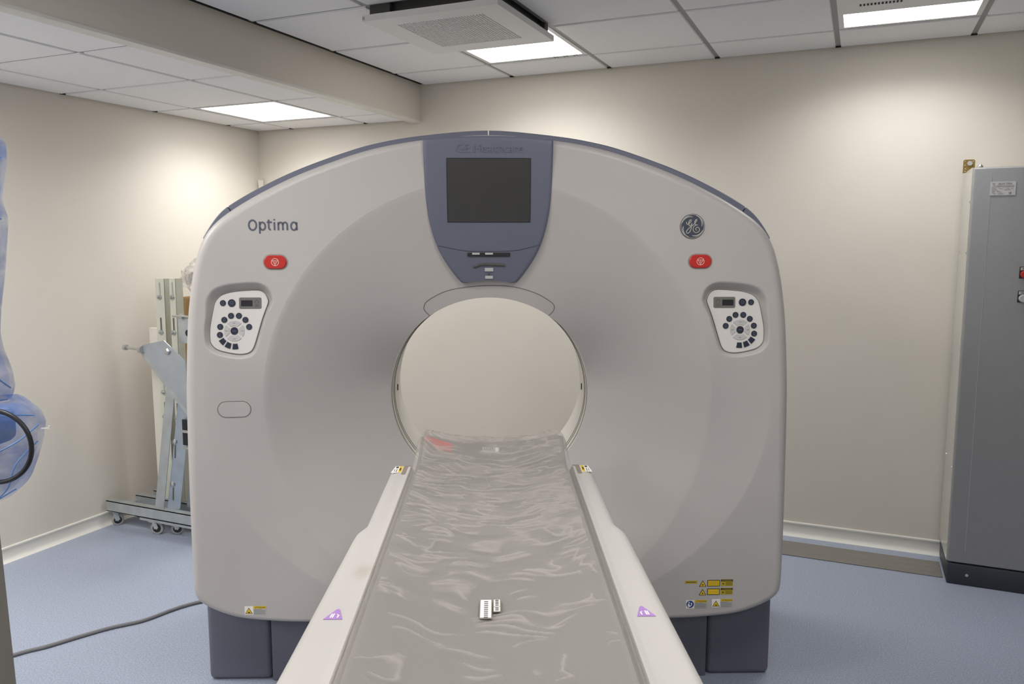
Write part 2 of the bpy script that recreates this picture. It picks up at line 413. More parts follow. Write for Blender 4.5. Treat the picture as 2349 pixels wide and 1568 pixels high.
def S(x, z):
    y = S0(x, z); ax = -abs(x)
    if -.97 < ax < -.68 and 1.19 < z < 1.49:
        d = sdf(ax, z, PLATE)
        if d < .035:
            wdt = .015+.015*sst(1.34, 1.45, z)
            k = 1-sst(.0015, wdt, d)
            y = y+(max(plate_y(x, z), y)+.004-y)*k
    return y
def gantry_shell():
    angs = []; a = -180.0
    while a < 180-1e-6:
        angs.append(math.radians(a))
        aa = abs(a); fine = (4 <= a <= 33) or (147 <= a <= 176)
        a += .18 if fine else 1.0
    K1, K2, K3, KE = 26, 40, 48, 6
    b = MB(); nA = len(angs); rows = []
    for th in angs:
        E = .020+.024*math.cos(th)**2; Rf = Rout(th)-E; ra = min(R0, Rf-.004); rb = min(Rell(th), Rf-.002); c, s = math.cos(th), math.sin(th)
        rad = [RLIP+(ra-RLIP)*k/K1 for k in range(K1)]+[ra+(rb-ra)*k/K2 for k in range(K2)]+[rb+(Rf-rb)*k/K3 for k in range(K3+1)]
        ring = [(r*c, S(r*c, ZC+r*s), ZC+r*s) for r in rad]
        ye = ring[-1][1]
        for k in range(1, KE+1):
            ph = PI/2*k/KE; r = Rf+E*math.sin(ph); ring.append((r*c, ye+E*1.6*(1-math.cos(ph)), ZC+r*s))
        R = Rf+E; ring.append((R*c, .25, ZC+R*s)); ring.append((R*c, .44, ZC+R*s)); ring.append(((R-.02)*c, .44, ZC+(R-.02)*s))
        rows.append(ring)
    m = len(rows[0]); vs = [v for r in rows for v in r]; fs = []
    for i in range(nA):
        j = (i+1) % nA
        for k in range(m-1): fs.append((i*m+k, i*m+k+1, j*m+k+1, j*m+k))
    MB().add(vs, fs).build('front_shell', M_shell, gan, angle=.9)
    # rear half
    n = 180; rows = []
    for q in range(n):
        th = 2*PI*q/n; R = Rout(th); c, s = math.cos(th), math.sin(th)
        rows.append([(r*c, y, ZC+r*s) for r, y in ((R-.02, .446), (R, .446), (R, .82), (R-.02, .87), (R-.06, .89), (min(.70, R-.07), .88), (.55, .80), (.43, .70), (.372, .62))])
    m = 9; vs = [v for r in rows for v in r]
    fs = [(i*m+k, i*m+k+1, ((i+1) % n)*m+k+1, ((i+1) % n)*m+k) for i in range(n) for k in range(m-1)]
    MB().add(vs, fs).build('rear_shell', M_shell, gan, angle=.7)
    # bore liner
    def rl(y): return .352+.008*abs(y-.40)/.15 if y < .40 else .352+.02*(y-.40)/.22
    n = 120; ys = [0, .08, .2, .4, .6, .8, 1]; rows = []
    for q in range(n):
        th = 2*PI*q/n; c, s = math.cos(th), math.sin(th); y0 = ylip(th)
        rw = []
        for k in ys:
            y = y0+(.62-y0)*k; r = min(RLIP, rl(y)) if k < .9 else .372
            if k == 0: r = RLIP
            rw.append((r*c, y, ZC+r*s))
        rows.append(rw)
    m = len(ys); vs = [v for r in rows for v in r]
    fs = [(i*m+k, i*m+k+1, ((i+1) % n)*m+k+1, ((i+1) % n)*m+k) for i in range(n) for k in range(m-1)]
    MB().add(vs, fs).build('bore_liner', M_liner, gan, smooth=True)
    for yy in (.268, .305, .325):
        r = min(RLIP, rl(yy))-.0012
        MB().tube([(r*math.cos(2*PI*q/96), yy, ZC+r*math.sin(2*PI*q/96)) for q in range(96)], .0009, 6, True).build('bore_ring_seam', M_seam, gan, smooth=True)
    for s in (-1, 1):
        MB().rbox(s*.352-.0025, s*.352+.0025, .386, .397, ZC-.012, ZC+.012, .001).build('laser_port', M_black, gan)
gantry_shell()

def top_cover():
    # segments of the blue-grey rim along the top of the shell
    pts = [(x, z) for x, z in OUT if z > 1.60]
    pts.sort(key=lambda p: math.atan2(p[0], p[1]-1.0))
    for (xa, xb) in ((-.936, -.845), (-.841, -.002), (.002, .841), (.845, .936)):
        sel = []
        N = 10 if abs(xa) > .5 and abs(xb) > .5 else 48
        P = pts
        def zat(x):
            for k in range(len(P)-1):
                if P[k][0] <= x <= P[k+1][0]:
                    t = (x-P[k][0])/(P[k+1][0]-P[k][0]+1e-9); return P[k][1]+(P[k+1][1]-P[k][1])*t
            return P[-1][1]
        b = MB(); sec = []
        for k in range(N+1):
            x = xa+(xb-xa)*k/N; z = zat(x); d = .004; tx = 2*d; tz = zat(min(.938, x+d))-zat(max(-.938, x-d))
            n = Vector((-tz, tx)).normalized()
            o = .0145*(1-sst(.845, .936, abs(x)))+.001
            q = lambda y, off: (x+n.x*off, y, z+n.y*off)
            sec.append([q(.036, -.006), q(.036, o-.003), q(.039, o), q(.84, o), q(.86, o-.006), q(.86, -.006)])
        m = 6; vs = [v for s_ in sec for v in s_]
        fs = [(i*m+k, i*m+(k+1) % m, (i+1)*m+(k+1) % m, (i+1)*m+k) for i in range(N) for k in range(m)]
        fs += [tuple(range(m)), tuple(N*m+k for k in range(m-1, -1, -1))]
        b.add(vs, fs).build('top_cover', M_slate, gan, angle=.5)
top_cover()

# base covers
MB().rbox(-1.032, -.801, .160, .80, .0, .305, .022, 4).build('base_cover', M_basec, gan, angle=.5)
MB().rbox(.801, 1.038, .160, .80, .0, .305, .022, 4).build('base_cover', M_basec, gan, angle=.5)
MB().rbox(-.798, .798, .152, .80, .0, .29, .006, 2).build('base_centre_cover', M_basec, gan, angle=.5)

# console
def yp(z): t = max(0, (1.93-z)/.47); return -.016+.09*t**1.8
def console():
    Lc = [(-.076,1.4588),(-.088,1.4600),(-.099,1.4665),(-.1302,1.5071),(-.1655,1.5673),(-.189,1.6384),(-.2022,1.7189),(-.2075,1.8239),(-.2095,1.9215)]
    Lp = [(p.x, p.y) for p in catmull([(x, z, 0) for x, z in Lc], 10)]
    def ev(P, v):
        f = v*(len(P)-1); i = min(len(P)-2, int(f)); t = f-i; return (P[i][0]+(P[i+1][0]-P[i][0])*t, P[i][1]+(P[i+1][1]-P[i][1])*t)
    def bot(u): x = -.076+.152*u; return (x, 1.4588+.0087*(1-(2*u-1)**2))
    def top(u): x = -.2095+.419*u; return (x, 1.9215+.0115*(1-(2*u-1)**2))
    def uv(u, v):
        l = ev(Lp, v); r = (-l[0], l[1]); B = bot(u); T = top(u)
        c00, c10, c01, c11 = bot(0), bot(1), top(0), top(1)
        return tuple((1-u)*l[k]+u*r[k]+(1-v)*B[k]+v*T[k]-((1-u)*(1-v)*c00[k]+u*(1-v)*c10[k]+(1-u)*v*c01[k]+u*v*c11[k]) for k in (0, 1))
    warp = lambda t: .5-.5*math.cos(PI*t)*(.55+.45*abs(math.cos(PI*t)))
    def fn(i, j):
        u, v = warp(i), warp(j); x, z = uv(u, v)
        wdt = abs(uv(1, v)[0]-uv(0, v)[0]); hgt = .46
        d = min(min(u, 1-u)*wdt, min(v, 1-v)*hgt)
        if d < 1e-6: return (x, S0(x, z)+.006, z)
        k = math.sqrt(max(0, 1-(1-min(1, d/.011))**2))
        return (x, min(S0(x, z)-.0015, yp(z)+.011*(1-k)), z)
    c = MB().grid(fn, 49, 65).build('console', M_slate, gan, angle=1.0)
    sc = MB().grid(lambda i, j: (-.1328+.2680*i, yp(1.6612+.1995*j)-.0012, 1.6612+.1995*j), 4, 10)
    sc.build('display_screen', M_screen, c, smooth=True)
    fr = MB(); 
    P = [(-.1335, 1.6605), (.1358, 1.6605), (.1358, 1.8614), (-.1335, 1.8614)]
    line = []
    for a in range(4):
        p, q = P[a], P[(a+1) % 4]
        line += [(p[0]+(q[0]-p[0])*k/8, yp(p[1]+(q[1]-p[1])*k/8)-.0006, p[1]+(q[1]-p[1])*k/8) for k in range(8)]
    fr.tube(line, .0012, 5, True); fr.build('screen_gasket', M_black, c)
    pts = catmull([(-.1665, 1.584, 0), (-.12, 1.5745, 0), (-.0747, 1.567, 0), (0, 1.5655, 0), (.0853, 1.568, 0), (.13, 1.577, 0), (.1665, 1.586, 0)], 6)
    MB().tube([(p.x, yp(p.y)-.0003, p.y) for p in pts], .0011, 5).build('panel_seam', mat('slate_seam', (66, 69, 84), .6), c)
    def ybox(x0, x1, z0, z1, out, m, name, r=.001):
        y = min(yp(z0), yp(z1)); return MB().rbox(x0, x1, y-out, y+.012, z0, z1, r).build(name, m, c)
    ybox(-.071, .071, 1.5485, 1.5612, .002, M_black, 'slot', .002)
    ybox(-.055, -.030, 1.5545, 1.5606, .0035, M_segm, 'slot_button'); ybox(-.012, .014, 1.5545, 1.5606, .0035, M_segm, 'slot_button')
    pts = catmull([(-.052, 1.514, 0), (-.04, 1.5165, 0), (-.03, 1.5205, 0), (0, 1.522, 0), (.053, 1.5195, 0)], 5)
    MB().tube([(p.x, yp(p.y)-.001, p.y) for p in pts], .0042, 8).build('handle_slot', mat('slot_taupe', (74, 71, 66), .5), c)
    ybox(-.0135, .0150, 1.4985, 1.5105, .0008, M_stk, 'tag'); ybox(-.0125, .0135, 1.4735, 1.4838, .0008, M_stk, 'tag')
    MB().cyl((0, yp(1.4893)-.0015, 1.4893), (0, yp(1.4893)+.004, 1.4893), .0026, 12).build('microphone_hole', M_black, c)
    vs, fs = text_mesh('GE Healthcare', .026, .215, bold=.0)
    MB().add([(x+.004, yp(z+1.893)-.0022, z+1.893) for x, z in vs], fs).build('embossed_lettering', M_slate, c)
console()

# seam of the cover above the bore
pts = catmull([(-.2040,1.345,0),(-.2200,1.362,0),(-.2225,1.378,0),(-.2080,1.3990,0),(-.1550,1.4275,0),(-.0940,1.4420,0),(0,1.4495,0),(.0890,1.4440,0),(.1640,1.4215,0),(.2100,1.3940,0),(.2235,1.378,0),(.2200,1.360,0),(.2050,1.345,0)], 8)
MB().tube([(p.x, S0(p.x, p.y)-.0002, p.y) for p in pts], .0012, 6).build('bore_cover_seam', M_seam, gan)

# keypads
def pill(cx, cz, hw, hh, n=10):
    r = hh; P = []
    for k in range(n+1): a = -PI/2+PI*k/n; P.append((cx+hw-r+r*math.cos(a), cz+r*math.sin(a)))
    for k in range(n+1): a = PI/2+PI*k/n; P.append((cx-hw+r+r*math.cos(a), cz+r*math.sin(a)))
    return P
def ring_strip(b, outer, inner, y):
    n = len(outer); b.add([(x, y, z) for x, z in outer]+[(x, y, z) for x, z in inner], [(i, (i+1) % n, n+(i+1) % n, n+i) for i in range(n)])
def disc(cx, cz, r, n=20): return [(cx+r*math.cos(2*PI*k/n), cz+r*math.sin(2*PI*k/n)) for k in range(n)]
def dome(b, poly, y0, y1, inset=.0012):
    """polygon cap with a small chamfer, y0 back, y1 front (smaller)"""
    cx = sum(p[0] for p in poly)/len(poly); cz = sum(p[1] for p in poly)/len(poly); n = len(poly)
    sh = []
    for x, z in poly:
        L = math.hypot(x-cx, z-cz); k = max(0, 1-inset/max(L, 1e-6)); sh.append((cx+(x-cx)*k, cz+(z-cz)*k))
    vs = [(x, y0(x, z), z) for x, z in poly]+[(x, y1(x, z)+inset*.8, z) for x, z in poly]+[(x, y1(x, z), z) for x, z in sh]
    fs = []
    for a in (0, n):
        fs += [(a+i, a+(i+1) % n, a+n+(i+1) % n, a+n+i) for i in range(n)]
    fs.append(tuple(2*n+i for i in range(n)))
    return b.add(vs, fs)
def keypad(sg):
    mx = lambda P: [(-sg*x, z) for x, z in P]     # data are for the left one (negative x)
    base = lambda x, z: plate_y(x, z)+.006
    PY = lambda x, z: plate_y(x, z)-.001
    k = dome(MB(), mx(PLATE), base, PY, .002).build('keypad', M_plate, gan, angle=.4)
    rim = MB(); rim.tube([(x, PY(x, z)+.0022, z) for x, z in mx(PLATE)], .0013, 5, True); rim.build('keypad_rim', M_seam, k)
    out = lambda h: (lambda x, z: plate_y(x, z)-.001-h)
    for i, (x, z) in enumerate([(-.8754,1.3968),(-.8466,1.3967),(-.8717,1.3416),(-.8495,1.3548),(-.8236,1.3548),(-.8027,1.3415),(-.7909,1.3183),(-.8855,1.3189),(-.887,1.2922),(-.8395,1.3051)]):
        r = .0125 if i in (1, 9) else .0098
        dome(MB(), mx(disc(x, z, r)), PY, out(.003), .001).build('button', M_navy, k)
        g = MB(); q = r*.42
        if i == 9: g.box(-sg*x-q*1.2, -sg*x+q*1.2, PY(x, z)-.0034, PY(x, z)-.003, z-.0012, z+.0012)
        else:
            ring_strip(g, mx(disc(x, z+.001, q, 10)), mx(disc(x, z+.001, q*.7, 10)), PY(x, z)-.0033)
            g.box(-sg*x-q, -sg*x+q, PY(x, z)-.0034, PY(x, z)-.003, z-q*1.1-.0005, z-q*1.1+.0004)
        g.build('button_mark', mat('button_mark', (92, 98, 112), .5), k)
    cx, cz = -.8395, 1.3051
    for a0 in (212, 237, 263):
        P = []
        for t in range(7): a = math.radians(a0+19*t/6); P.append((cx+.0605*math.cos(a), cz+.0605*math.sin(a)))
        for t in range(7): a = math.radians(a0+19-19*t/6); P.append((cx+.0425*math.cos(a), cz+.0425*math.sin(a)))
        dome(MB(), mx(P), PY, out(.003), .001).build('arc_button', M_navy, k)
    for a0, hw in ((90, 45), (270, 45), (180, 34), (0, 34)):
        P = []
        for t in range(9): a = math.radians(a0-hw+2*hw*t/8); P.append((cx+.0335*math.cos(a), cz+.0345*math.sin(a)))
        for t in range(9): a = math.radians(a0+hw-6-2*(hw-6)*t/8); P.append((cx+.0168*math.cos(a), cz+.0168*math.sin(a)))
        dome(MB(), mx(P), PY, out(.002), .0012).build('direction_button', M_segm, k)
        ca, sa = math.cos(math.radians(a0)), math.sin(math.radians(a0)); x, z = cx+.026*ca, cz+.026*sa
        MB().box(-sg*x-.004, -sg*x+.004, PY(x, z)-.0024, PY(x, z)-.002, z-.0008, z+.0008).build('button_mark', M_inkg, k)
    def rr(x0, x1, z0, z1, r):
        P = []
        for cx_, cz_, a in ((x1-r, z1-r, 0), (x0+r, z1-r, 90), (x0+r, z0+r, 180), (x1-r, z0+r, 270)):
            for t in range(5): q = math.radians(a+90*t/4); P.append((cx_+r*math.cos(q), cz_+r*math.sin(q)))
        return P
    dome(MB(), mx(rr(-.8225, -.7493, 1.3777, 1.4148, .005)), PY, out(.0015), .001).build('display_bezel', mat('display_bezel', (108, 106, 102), .4), k)
    dome(MB(), mx(rr(-.816, -.7785, 1.3861, 1.4057, .001)), PY, out(.0022), .0005).build('display_window', M_black, k)
    g = MB(); ring_strip(g, mx(disc(-.764, 1.4005, .0065, 16)), mx(disc(-.764, 1.4005, .005, 16)), PY(0, 1.40)-.0018)
    for t in range(3): g.box(min(-sg*(-.7705), -sg*(-.7575)), max(-sg*(-.7705), -sg*(-.7575)), PY(0, 1.388)-.0020, PY(0, 1.388)-.0014, 1.3838+t*.0035, 1.3848+t*.0035)
    g.build('display_mark', mat('display_mark', (74, 72, 70), .5), k)
keypad(1); keypad(-1)

def estop(cx, cz):
    y = S0(cx, cz)
    o = MB().prism(pill(cx, cz, .0405, .0255), y-.0012, y+.006).build('emergency_button_ring', mat('estop_ring', (150, 140, 136), .4), gan)
    dome(MB(), pill(cx, cz, .0365, .0215), lambda a, b: y-.001, lambda a, b: y-.006, .0025).build('red_cap', M_red, o, angle=.5)
    g = MB(); yy = y-.0066
    ring_strip(g, disc(cx, cz, .0125, 28), disc(cx, cz, .0108, 28), yy)
    T = [(cx, cz-.0108), (cx+.0095, cz+.0055), (cx-.0095, cz+.0055)]; Ti = [(cx, cz-.0078), (cx+.0068, cz+.0040), (cx-.0068, cz+.0040)]
    ring_strip(g, T, Ti, yy)
    g.add([(cx-.0008, yy, cz-.004), (cx+.0008, yy, cz-.004), (cx+.0008, yy, cz+.004), (cx-.0008, yy, cz+.004)], [(0,1,2,3)])
    g.build('stop_symbol', M_glyph, o)
estop(-.6925, 1.5312); estop(.6945, 1.5330)

# blank oval cover on the left
o = MB().tube([(x, S0(x, z), z) for x, z in pill(-.8487, 1.0428, .0535, .0275, 14)], .0011, 6, True).build('oval_cover_seam', M_seam, gan)
dome(MB(), pill(-.8487, 1.0428, .0520, .026, 14), lambda a, b: S0(a, b)+.004, lambda a, b: S0(a, b)-.0012, .0015).build('oval_cover', M_shell, gan, angle=.6)

# lettering and badge
def ribbon(b, pts, wd, y, closed=False):
    P = [Vector((p[0], p[1])) for p in pts]; N = len(P); L = []; R = []
    for i in range(N):
        t = (P[(i+1) % N]-P[i-1]) if closed else (P[min(i+1, N-1)]-P[max(i-1, 0)])
        t.normalize(); n = Vector((-t.y, t.x))*wd/2; L.append(P[i]+n); R.append(P[i]-n)
    vs = [(p.x, y, p.y) for p in L]+[(p.x, y, p.y) for p in R]
    b.add(vs, [(i, (i+1) % N, N+(i+1) % N, N+i) for i in range(N if closed else N-1)])
def lettering():
    k = .000447; M_ = lambda X, Y: (-.776+(X-412)*k, 1.6337-(Y-150)*k)
    arc = lambda cx, cy, rx, ry, a0, a1, n=16: [M_(cx+rx*math.cos(math.radians(a0+(a1-a0)*q/n)), cy-ry*math.sin(math.radians(a0+(a1-a0)*q/n))) for q in range(n+1)]
    w_ = .0058; y = -.0008
    def letter(*strokes):
        b = MB()
        for st in strokes:
            if st[0] == 'o': ribbon(b, arc(*st[1:], 0, 360, 32)[:-1], w_, y, True)
            else: ribbon(b, st, w_, y)
        b.build('letter', M_letter, gan)
    letter(('o', 444, 114, 27, 35))
    letter([M_(495, 88), M_(495, 175)], arc(515, 121, 20, 27, 160, -165, 18))
    letter([M_(560, 74), M_(560, 128)]+arc(572, 130, 12, 16, 180, 285, 8), [M_(546, 93), M_(584, 93)])
    letter([M_(601, 92), M_(601, 150)], [M_(601, 70), M_(601, 80)])
    letter([M_(629, 150), M_(629, 92)], arc(645, 114, 16, 20, 180, 0, 12)+[M_(661, 150)], arc(677, 114, 16, 20, 180, 0, 12)+[M_(693, 150)])
    letter([M_(761, 92), M_(761, 150)], arc(740, 121, 20, 28, 20, 340, 18))
lettering()
def badge():
    cx, cz, R = .6655, 1.6466, .0405
    y = S0(cx, cz)
    b = dome(MB(), disc(cx, cz, R, 48), lambda a, c: y+.002, lambda a, c: y-.003, .0015).build('round_badge', M_badge, gan, angle=.5)
    yy = y-.0036
    g = MB(); ring_strip(g, disc(cx, cz, R*.955, 56), disc(cx, cz, R*.915, 56), yy)
    k = R/258.0
    P = lambda L: [(cx+(x-350)*k, yy-.0004, cz-(z-448)*k) for x, z in L]
    def stroke(L, r, n=7): g.tube([tuple(v) for v in catmull(P(L), n)], r, 5)
    stroke([(222,352),(226,385),(250,410),(285,385),(318,345),(320,318),(298,318),(272,360),(270,405),(292,436),(322,420),(340,385)], .0016)
    stroke([(335,392),(326,450),(318,510),(290,570),(252,592),(228,574),(238,535),(285,480),(340,440),(385,400),(425,350),(440,315),(425,308),(402,335),(395,378),(410,410),(435,420),(458,416)], .0016)
    stroke([(425,426),(385,445),(366,490),(372,540),(405,572),(450,575),(490,545),(496,500),(470,470),(440,472),(420,495),(425,522),(444,528)], .0016)
    for a in (100, 190, 280, 10):
        L = []
        for t in range(9):
            q = math.radians(a-10+72*t/8); rr = (.90-.16*(1-t/8)**2)*258
            L.append((350+rr*math.cos(q), 448-rr*math.sin(q)))
        g.tube(P(L), [.0006+.0018*math.sin(PI*min(1, t/8*.8+.12)) for t in range(9)], 5)
    g.build('monogram', M_badgel, b)
badge()

# stickers
def quad_sticker(name, P, m, parent=gan, y=-.0008):
    return MB().prism(P, y, .0005).build(name, m, parent)
def R4(x0, x1, z0, z1, sk=.0): return [(x0, z0), (x1, z0+sk*(x1-x0)), (x1, z1+sk*(x1-x0)), (x0, z1)]
def tri(cx, z0, w_, h): return [(cx-w_/2, z0), (cx+w_/2, z0), (cx, z0+h)]
def put_text(body, cx, cz, h, wd, m, parent, y, bold=.01):
    vs, fs = text_mesh(body, h, wd, bold=bold); MB().add([(x+cx, y, z+cz) for x, z in vs], fs).build('print', m, parent)
def laser_row(dz, lines):
    a = quad_sticker('warning_triangle', tri(.7355, .4145+dz, .0255, .0232), M_ink)
    MB().prism(tri(.7355, .4163+dz, .0190, .0175), -.0012, 0).build('triangle_face', M_yel, a)
    MB().prism(disc(.7355, .4215+dz, .0026, 12), -.0016, 0).build('laser_dot', M_ink, a)
    b = quad_sticker('warning_sticker', R4(.7515, .7952, .4155+dz, .4385+dz), M_ink)
    MB().prism(R4(.7538, .7930, .4178+dz, .4362+dz), -.0012, 0).build('sticker_face', M_yel, b)
    g = MB()
    for z in lines: g.box(.757, .790, -.0016, -.001, z+dz-.0004, z+dz+.0004)
    g.build('print', M_yeld, b)
    c = quad_sticker('caution_sticker', R4(.7985, .8402, .4165+dz, .4405+dz), M_yeld)
    MB().prism(R4(.7985, .8402, .4335+dz, .4400+dz), -.0012, 0).build('sticker_header', M_ink, c)
    put_text('ATTENZIONE', .8195, .4367+dz, .0038, .032, M_yeld, c, -.0016)
    MB().prism(disc(.8065, .4245+dz, .0026, 10), -.0012, 0).build('laser_dot', M_ink, c)
    g = MB()
    for q in range(5): g.box(.815, .838, -.0012, -.0008, .4195+dz+q*.0026, .4201+dz+q*.0026)
    g.build('print', M_ink, c)
laser_row(0, [.4215, .4245, .4275, .4310, .4340]); laser_row(-.0308, [.427])
o = quad_sticker('narrow_sticker', R4(.6730, .7166, .4263, .4365), M_yeld)
MB().box(.677, .712, -.0012, -.0008, .4305, .4325).build('print', M_ink, o)
def caution(x0, z0, kind):
    s = quad_sticker('caution_label', R4(x0, x0+.0762, z0, z0+.0342), M_stk)
    MB().prism(R4(x0+.002, x0+.031, z0+.002, z0+.0322), -.0012, 0).build('label_field', M_white, s)
    if kind == 'blue':
        MB().prism(disc(x0+.0165, z0+.0170, .0130, 28), -.0016, 0).build('blue_disc', M_blue, s)
        g = MB(); g.prism(disc(x0+.0125, z0+.0235, .0026, 12), -.002, 0)
        g.prism([(x0+.008, z0+.019), (x0+.0125, z0+.0195), (x0+.017, z0+.012), (x0+.0245, z0+.0165), (x0+.0215, z0+.012), (x0+.013, z0+.0065), (x0+.0085, z0+.010)], -.002, 0)
        g.prism([(x0+.0175, z0+.0205), (x0+.0215, z0+.023), (x0+.0245, z0+.0185), (x0+.0200, z0+.0165)], -.002, 0)
        g.build('reader_symbol', M_white, s)
    else:
        MB().prism(tri(x0+.0165, z0+.005, .026, .0225), -.0016, 0).build('label_triangle', M_ink, s)
        MB().prism(tri(x0+.0165, z0+.0066, .0200, .0178), -.002, 0).build('triangle_face', M_yel, s)
        MB().prism(R4(x0+.0130, x0+.0205, z0+.0085, z0+.0120), -.0024, 0).build('triangle_mark', M_ink, s)
    MB().prism(R4(x0+.032, x0+.0742, z0+.0235, z0+.0322), -.0012, 0).build('label_header', M_yel, s)
    put_text('ATTENZIONE', x0+.0545, z0+.0279, .0052, .036, M_ink, s, -.0016)
    g = MB()
    for q in range(5): g.box(x0+.034, x0+.072-(.012 if q == 4 else 0), -.0012, -.0008, z0+.0035+q*.0041, z0+.0048+q*.0041)
    g.build('print', M_inkg, s)
caution(.6768, .3345, 'blue'); caution(.7668, .3375, 'hand'); caution(-.8412, .3278, 'hand')

# ------------------------------------------------------------------ scan table
TXO = .010
TB = GO+Vector((math.cos(PSI)*TXO+math.sin(PSI)*(-1.3), -math.sin(PSI)*TXO+math.cos(PSI)*(-1.3), 0))
tab = tag(empty('scan_table', TB, GROT), 'white patient table with rounded side rails leading into the scanner ring', 'scan table')
def ty(y): return y+1.3
def table():
    def xo(y):
        v = .288+.017*sst(-.845, -.925, y)+.016*min(1, max(0, (-.925-y)/.7))
        if y > -.42: v -= .022*(1-math.sqrt(max(0, 1-((y+.42)/.035)**2)))
        return v
    ys = [-.386, -.390, -.396, -.404, -.412, -.42, -.5, -.6, -.7, -.8]+[-.845-.008*k for k in range(11)]+[-1.0, -1.2, -1.5, -1.8, -2.1, -2.28, -2.3, -2.31]
    for s in (-1, 1):
        secs = []
        for y in ys:
            X = xo(y); e = 0 if y < -.40 else (y+.40)*.5
            e2 = .0 if y > -2.28 else (-2.28-y)*.6
            pr = [(.214, .88), (.216, .936), (.224, .950), (.2275, .957), (.231, .9605), (.236, .9600), (.240, .9575), (.246, .957), (X-.030, .957), (X-.018, .9555), (X-.008, .950), (X-.002, .941), (X, .930), (X, .83), (X-.012, .80), (X-.04, .79)]
            secs.append([(s*x, ty(y), z-e-e2) for x, z in pr])
        m = len(secs[0]); vs = [v for r in secs for v in r]; N = len(secs)
        fs = [(i*m+k, i*m+(k+1) % m, (i+1)*m+(k+1) % m, (i+1)*m+k) for i in range(N-1) for k in range(m)]+[tuple(range(m)), tuple((N-1)*m+k for k in range(m))]
        b = MB().add(vs, fs)
        r = b.build('side_rail', M_rail, tab, angle=.6)
        bm = bmesh.new(); bm.from_mesh(r.data); bmesh.ops.recalc_face_normals(bm, faces=bm.faces[:]); bm.to_mesh(r.data); bm.free()
        # stickers on the rail
        z = .9574
        x0, x1 = (.2515, .281)
        P = [(s*x0, ty(-.455)), (s*x1, ty(-.455)), (s*(x1-.006), ty(-.391)), (s*x0, ty(-.391))]
        lb = MB().prismz(P if s > 0 else P[::-1], z, z+.0006).build('rail_label', M_white, r)
        def strip(xa, xb, ya, yb, m_, nm, zz=.0012):
            Q = [(s*xa, ty(ya)), (s*xb, ty(ya)), (s*xb, ty(yb)), (s*xa, ty(yb))]
            return MB().prismz(Q if s > 0 else Q[::-1], z, z+zz).build(nm, m_, r)
        strip(.2535, .2620, -.452, -.394, M_yel, 'label_band'); strip(.2560, .2600, -.437, -.411, M_ink, 'label_print', .0015)
        strip(.2665, .2685, -.450, -.420, M_inkg, 'label_print'); strip(.2725, .2740, -.445, -.424, M_inkg, 'label_print')
        strip(.2650, .2720, -.410, -.397, M_ink, 'label_symbol')
        strip(.2315, .2505, -.470, -.386, M_taupe, 'notch_plate', .0012)
        # purple triangle
        cy = -1.318; xi, xm, xe = .2505, .2635, .2830
        T = [(s*xi, ty(cy-.013)), (s*xe, ty(cy-.013)), (s*(xm+.004), ty(cy+.023)), (s*xm, ty(cy+.026)), (s*(xm-.003), ty(cy+.022))]
        p = MB().prismz(T if s > 0 else T[::-1], z, z+.0006).build('purple_sticker', M_pur, r)
        g = MB()
        for dx, hh in ((.2600, .013), (.2685, .015), (.2720, .014)):
            g.bar((s*dx, ty(cy-.008), z+.0008), (s*(dx-.0012), ty(cy-.008+hh), z+.0008), .0024, .0006)
        g.bar((s*.2570, ty(cy+.004), z+.0008), (s*.2625, ty(cy+.004), z+.0008), .002, .0006)
        g.build('sticker_print', M_white, r)
    # body, pedestal
    MB().rbox(-.285, .285, ty(-2.26), ty(-.42), .68, .86, .05, 4).build('table_body', M_tablew, tab, angle=.5)
    MB().rbox(-.20, .20, ty(-1.75), ty(-.55), .10, .70, .04, 3).build('pedestal', M_tablew, tab, angle=.5)
    MB().rbox(-.27, .27, ty(-1.95), ty(-.40), 0, .11, .03, 3).build('foot_cover', M_basec, tab, angle=.5)
def rail_mat():
    m = mat('rail_white', (194, 189, 184), .42, var=.01).copy(); m.name = 'rail_white_worn'
    nt = m.node_tree; b = nt.nodes['Principled BSDF']; L = nt.links.new
    src = b.inputs['Base Color'].links[0].from_socket
    tc = nt.nodes.new('ShaderNodeTexCoord'); mp = nt.nodes.new('ShaderNodeMapping')
    mp.inputs['Location'].default_value = (.246, 1.13-1.3, -.957); mp.inputs['Scale'].default_value = (1, 1, 1)
    L(tc.outputs['Object'], mp.inputs[0])
    sc = nt.nodes.new('ShaderNodeVectorMath'); sc.operation = 'MULTIPLY'; sc.inputs[1].default_value = (38, 22, 30); L(mp.outputs[0], sc.inputs[0])
    ln = nt.nodes.new('ShaderNodeVectorMath'); ln.operation = 'LENGTH'; L(sc.outputs[0], ln.inputs[0])
    nz = nt.nodes.new('ShaderNodeTexNoise'); nz.inputs['Scale'].default_value = 60; L(tc.outputs['Object'], nz.inputs[0])
    mr = nt.nodes.new('ShaderNodeMapRange'); mr.inputs[1].default_value = 0; mr.inputs[2].default_value = 1; mr.inputs[3].default_value = .75; mr.inputs[4].default_value = 0
    L(ln.outputs['Value'], mr.inputs[0])
    mu = nt.nodes.new('ShaderNodeMath'); mu.operation = 'MULTIPLY'; L(mr.outputs[0], mu.inputs[0]); L(nz.outputs['Fac'], mu.inputs[1])
    mx = nt.nodes.new('ShaderNodeMix'); mx.data_type = 'RGBA'; L(mu.outputs[0], mx.inputs[0]); L(src, mx.inputs[6]); mx.inputs[7].default_value = (*lin((150, 128, 96)), 1)
    L(mx.outputs[2], b.inputs['Base Color'])
    return m
M_rail = rail_mat()
table()

